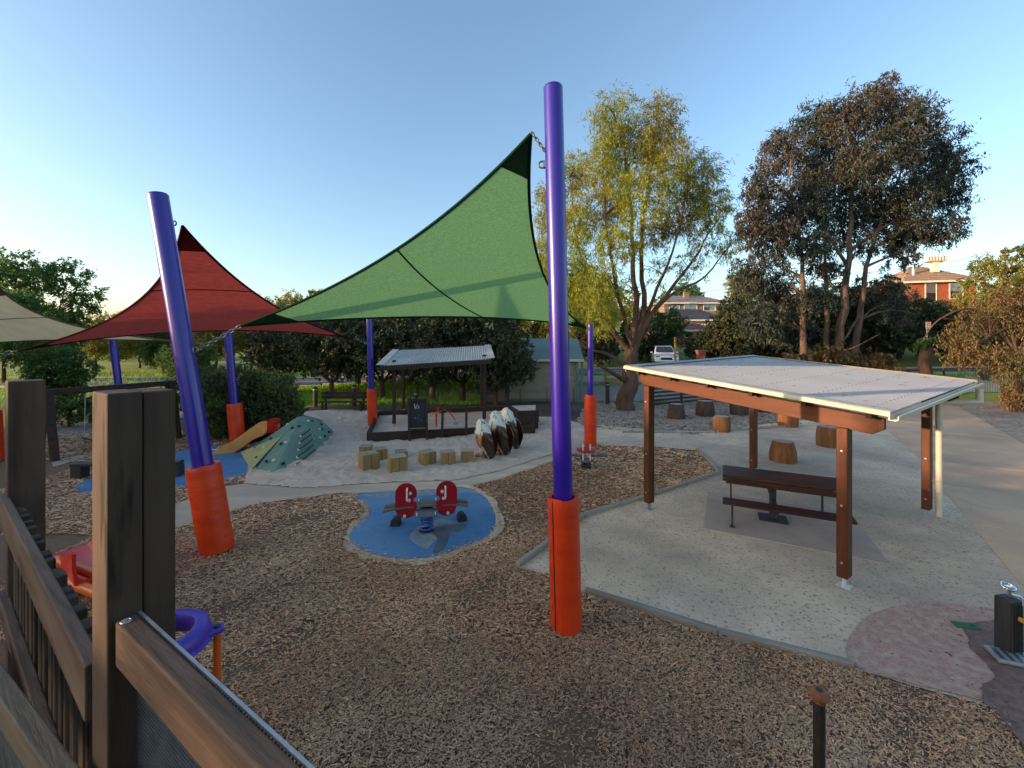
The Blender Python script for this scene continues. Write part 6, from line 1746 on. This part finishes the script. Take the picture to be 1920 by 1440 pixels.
for sg in (-1, 1):
    for x0_, x1_, x2_, x3_ in ((.95, .30, -.35, -.35), (-.42, -.42, -1.15, -1.15), (-1.22, -1.22, -1.62, -1.95)):
        mb = MB(); mb.add([CL(x0_, sg * .835, 1.06), CL(x1_, sg * .70, 1.50), CL(x2_, sg * .70, 1.51), CL(x3_, sg * .835, 1.07)], [(0, 1, 2, 3)]); mb.build('side_window', 'glass_dark', car, local=True)
    mb = MB(); mb.box((.85, sg * 1.0, 1.06), (.10, .18, .13)); mb.build('mirror', 'car_white', car, bevel=.03, local=True)
    mb = MB(); mb.box((2.16, sg * .66, .74), (.14, .34, .13), R(-8 * sg)); mb.build('headlight', 'glass_sky', car, bevel=.03, local=True)
    mb = MB(); mb.beam((-1.7, sg * .60, 1.66), (.1, sg * .60, 1.66), .035, .03); mb.build('roof_rail', 'steel', car, local=True)
    for x in (-1.42, 1.42):
        mb = MB(); mb.tube([(x, sg * .72, .32), (x, sg * .93, .32)], .32, 20); wh = mb.build('wheel', 'rubber_black', car, bevel=.03, local=True)
        mb = MB(); mb.tube([(x, sg * .925, .32), (x, sg * .938, .32)], .20, 16); mb.build('rim', 'steel', wh, local=True)
mb = MB(); mb.box((2.25, 0, .58), (.06, .9, .20)); mb.build('grille', 'rubber_black', car, bevel=.02, local=True)

# ================================================================== STREET SIGNS, LETTERBOX, WIRES
p = D(1266, 0, 27.2); p.z = TZ(p.x, p.y); t = thing('street_post', 'slim pale street post in front of the white car', 'post', p)
mb = MB(); mb.box(p + Vector((0, 0, 1.2)), (.11, .11, 2.5)); mb.build('shaft', 'timber_yellow', t, bevel=.01)
mb = MB(); mb.box(p + Vector((0, -.058, 2.25)), (.115, .01, .30)); mb.build('marker', 'rust', t)
p = D(1314, 0, 34.5); p.z = TZ(p.x, p.y); t = thing('letterbox_pillar', 'brick letterbox pillar with white house number right of the car', 'letterbox', p)
mb = MB(); mb.box(p + Vector((0, 0, .62)), (.62, .5, 1.3)); mb.build('pillar', 'brick_red', t, bevel=.01)
mb = MB(); mb.box(p + Vector((0, 0, 1.3)), (.70, .58, .08)); mb.build('coping', 'brick_brown', t)
for pts in ([(-.12, .85), (-.12, .68), (0, .68), (0, .60)], [(.06, .85), (.15, .85), (.15, .60), (.06, .60), (.06, .72), (.15, .72)]):
    mb = MB(); mb.tube([p + Vector((x, -.262, z)) for x, z in pts], .018, 6); mb.build('numeral', 'trim_white', t)
strip('driveway', D(1322, 0, 36).x, D(1352, 0, 36).x + .6, 33.5, 42, .05, 'slab')
p = D(1738, 0, 26.8); p.z = TZ(p.x, p.y); t = thing('no_parking_sign', 'small red and white parking sign beyond the sprouting stump', 'sign', p)
zt = D(0, 604, 26.8).z - p.z
mb = MB(); mb.tube([p, p + Vector((0, 0, zt))], .03, 8); mb.build('pole', 'galvanised', t, smooth=True)
mb = MB(); mb.box(p + Vector((.05, -.04, zt - .2)), (.34, .012, .42)); sgn = mb.build('plate', 'trim_white', t)
mb = MB(); mb.torus(p + Vector((.05, -.05, zt - .13)), .11, .022, 20, 6, Matrix.Rotation(R(90), 3, 'X')); mb.beam(p + Vector((-.02, -.05, zt - .20)), p + Vector((.12, -.05, zt - .06)), .01, .035); mb.box(p + Vector((.05, -.049, zt - .34)), (.26, .006, .04)); mb.build('symbol', 'sign_red', sgn)
for k, (pa, pb2, lab) in enumerate((((1180, 560), (2100, 440), 'highest overhead wire crossing the sky at the right'), ((1180, 572), (2100, 452), 'middle overhead wire crossing the sky at the right'), ((1180, 580), (2100, 458), 'lowest overhead wire crossing the sky at the right'))):
    a, b = D(*pa, 56), D(*pb2, 44)
    pts = [a.lerp(b, f / 16) - Vector((0, 0, 1.2 * (1 - (2 * f / 16 - 1) ** 2) * .5)) for f in range(17)]
    mb = MB(); mb.tube(pts, .022, 5); tag(mb.build('power_line', 'rubber_black'), lab, 'wire', 'overhead power lines')
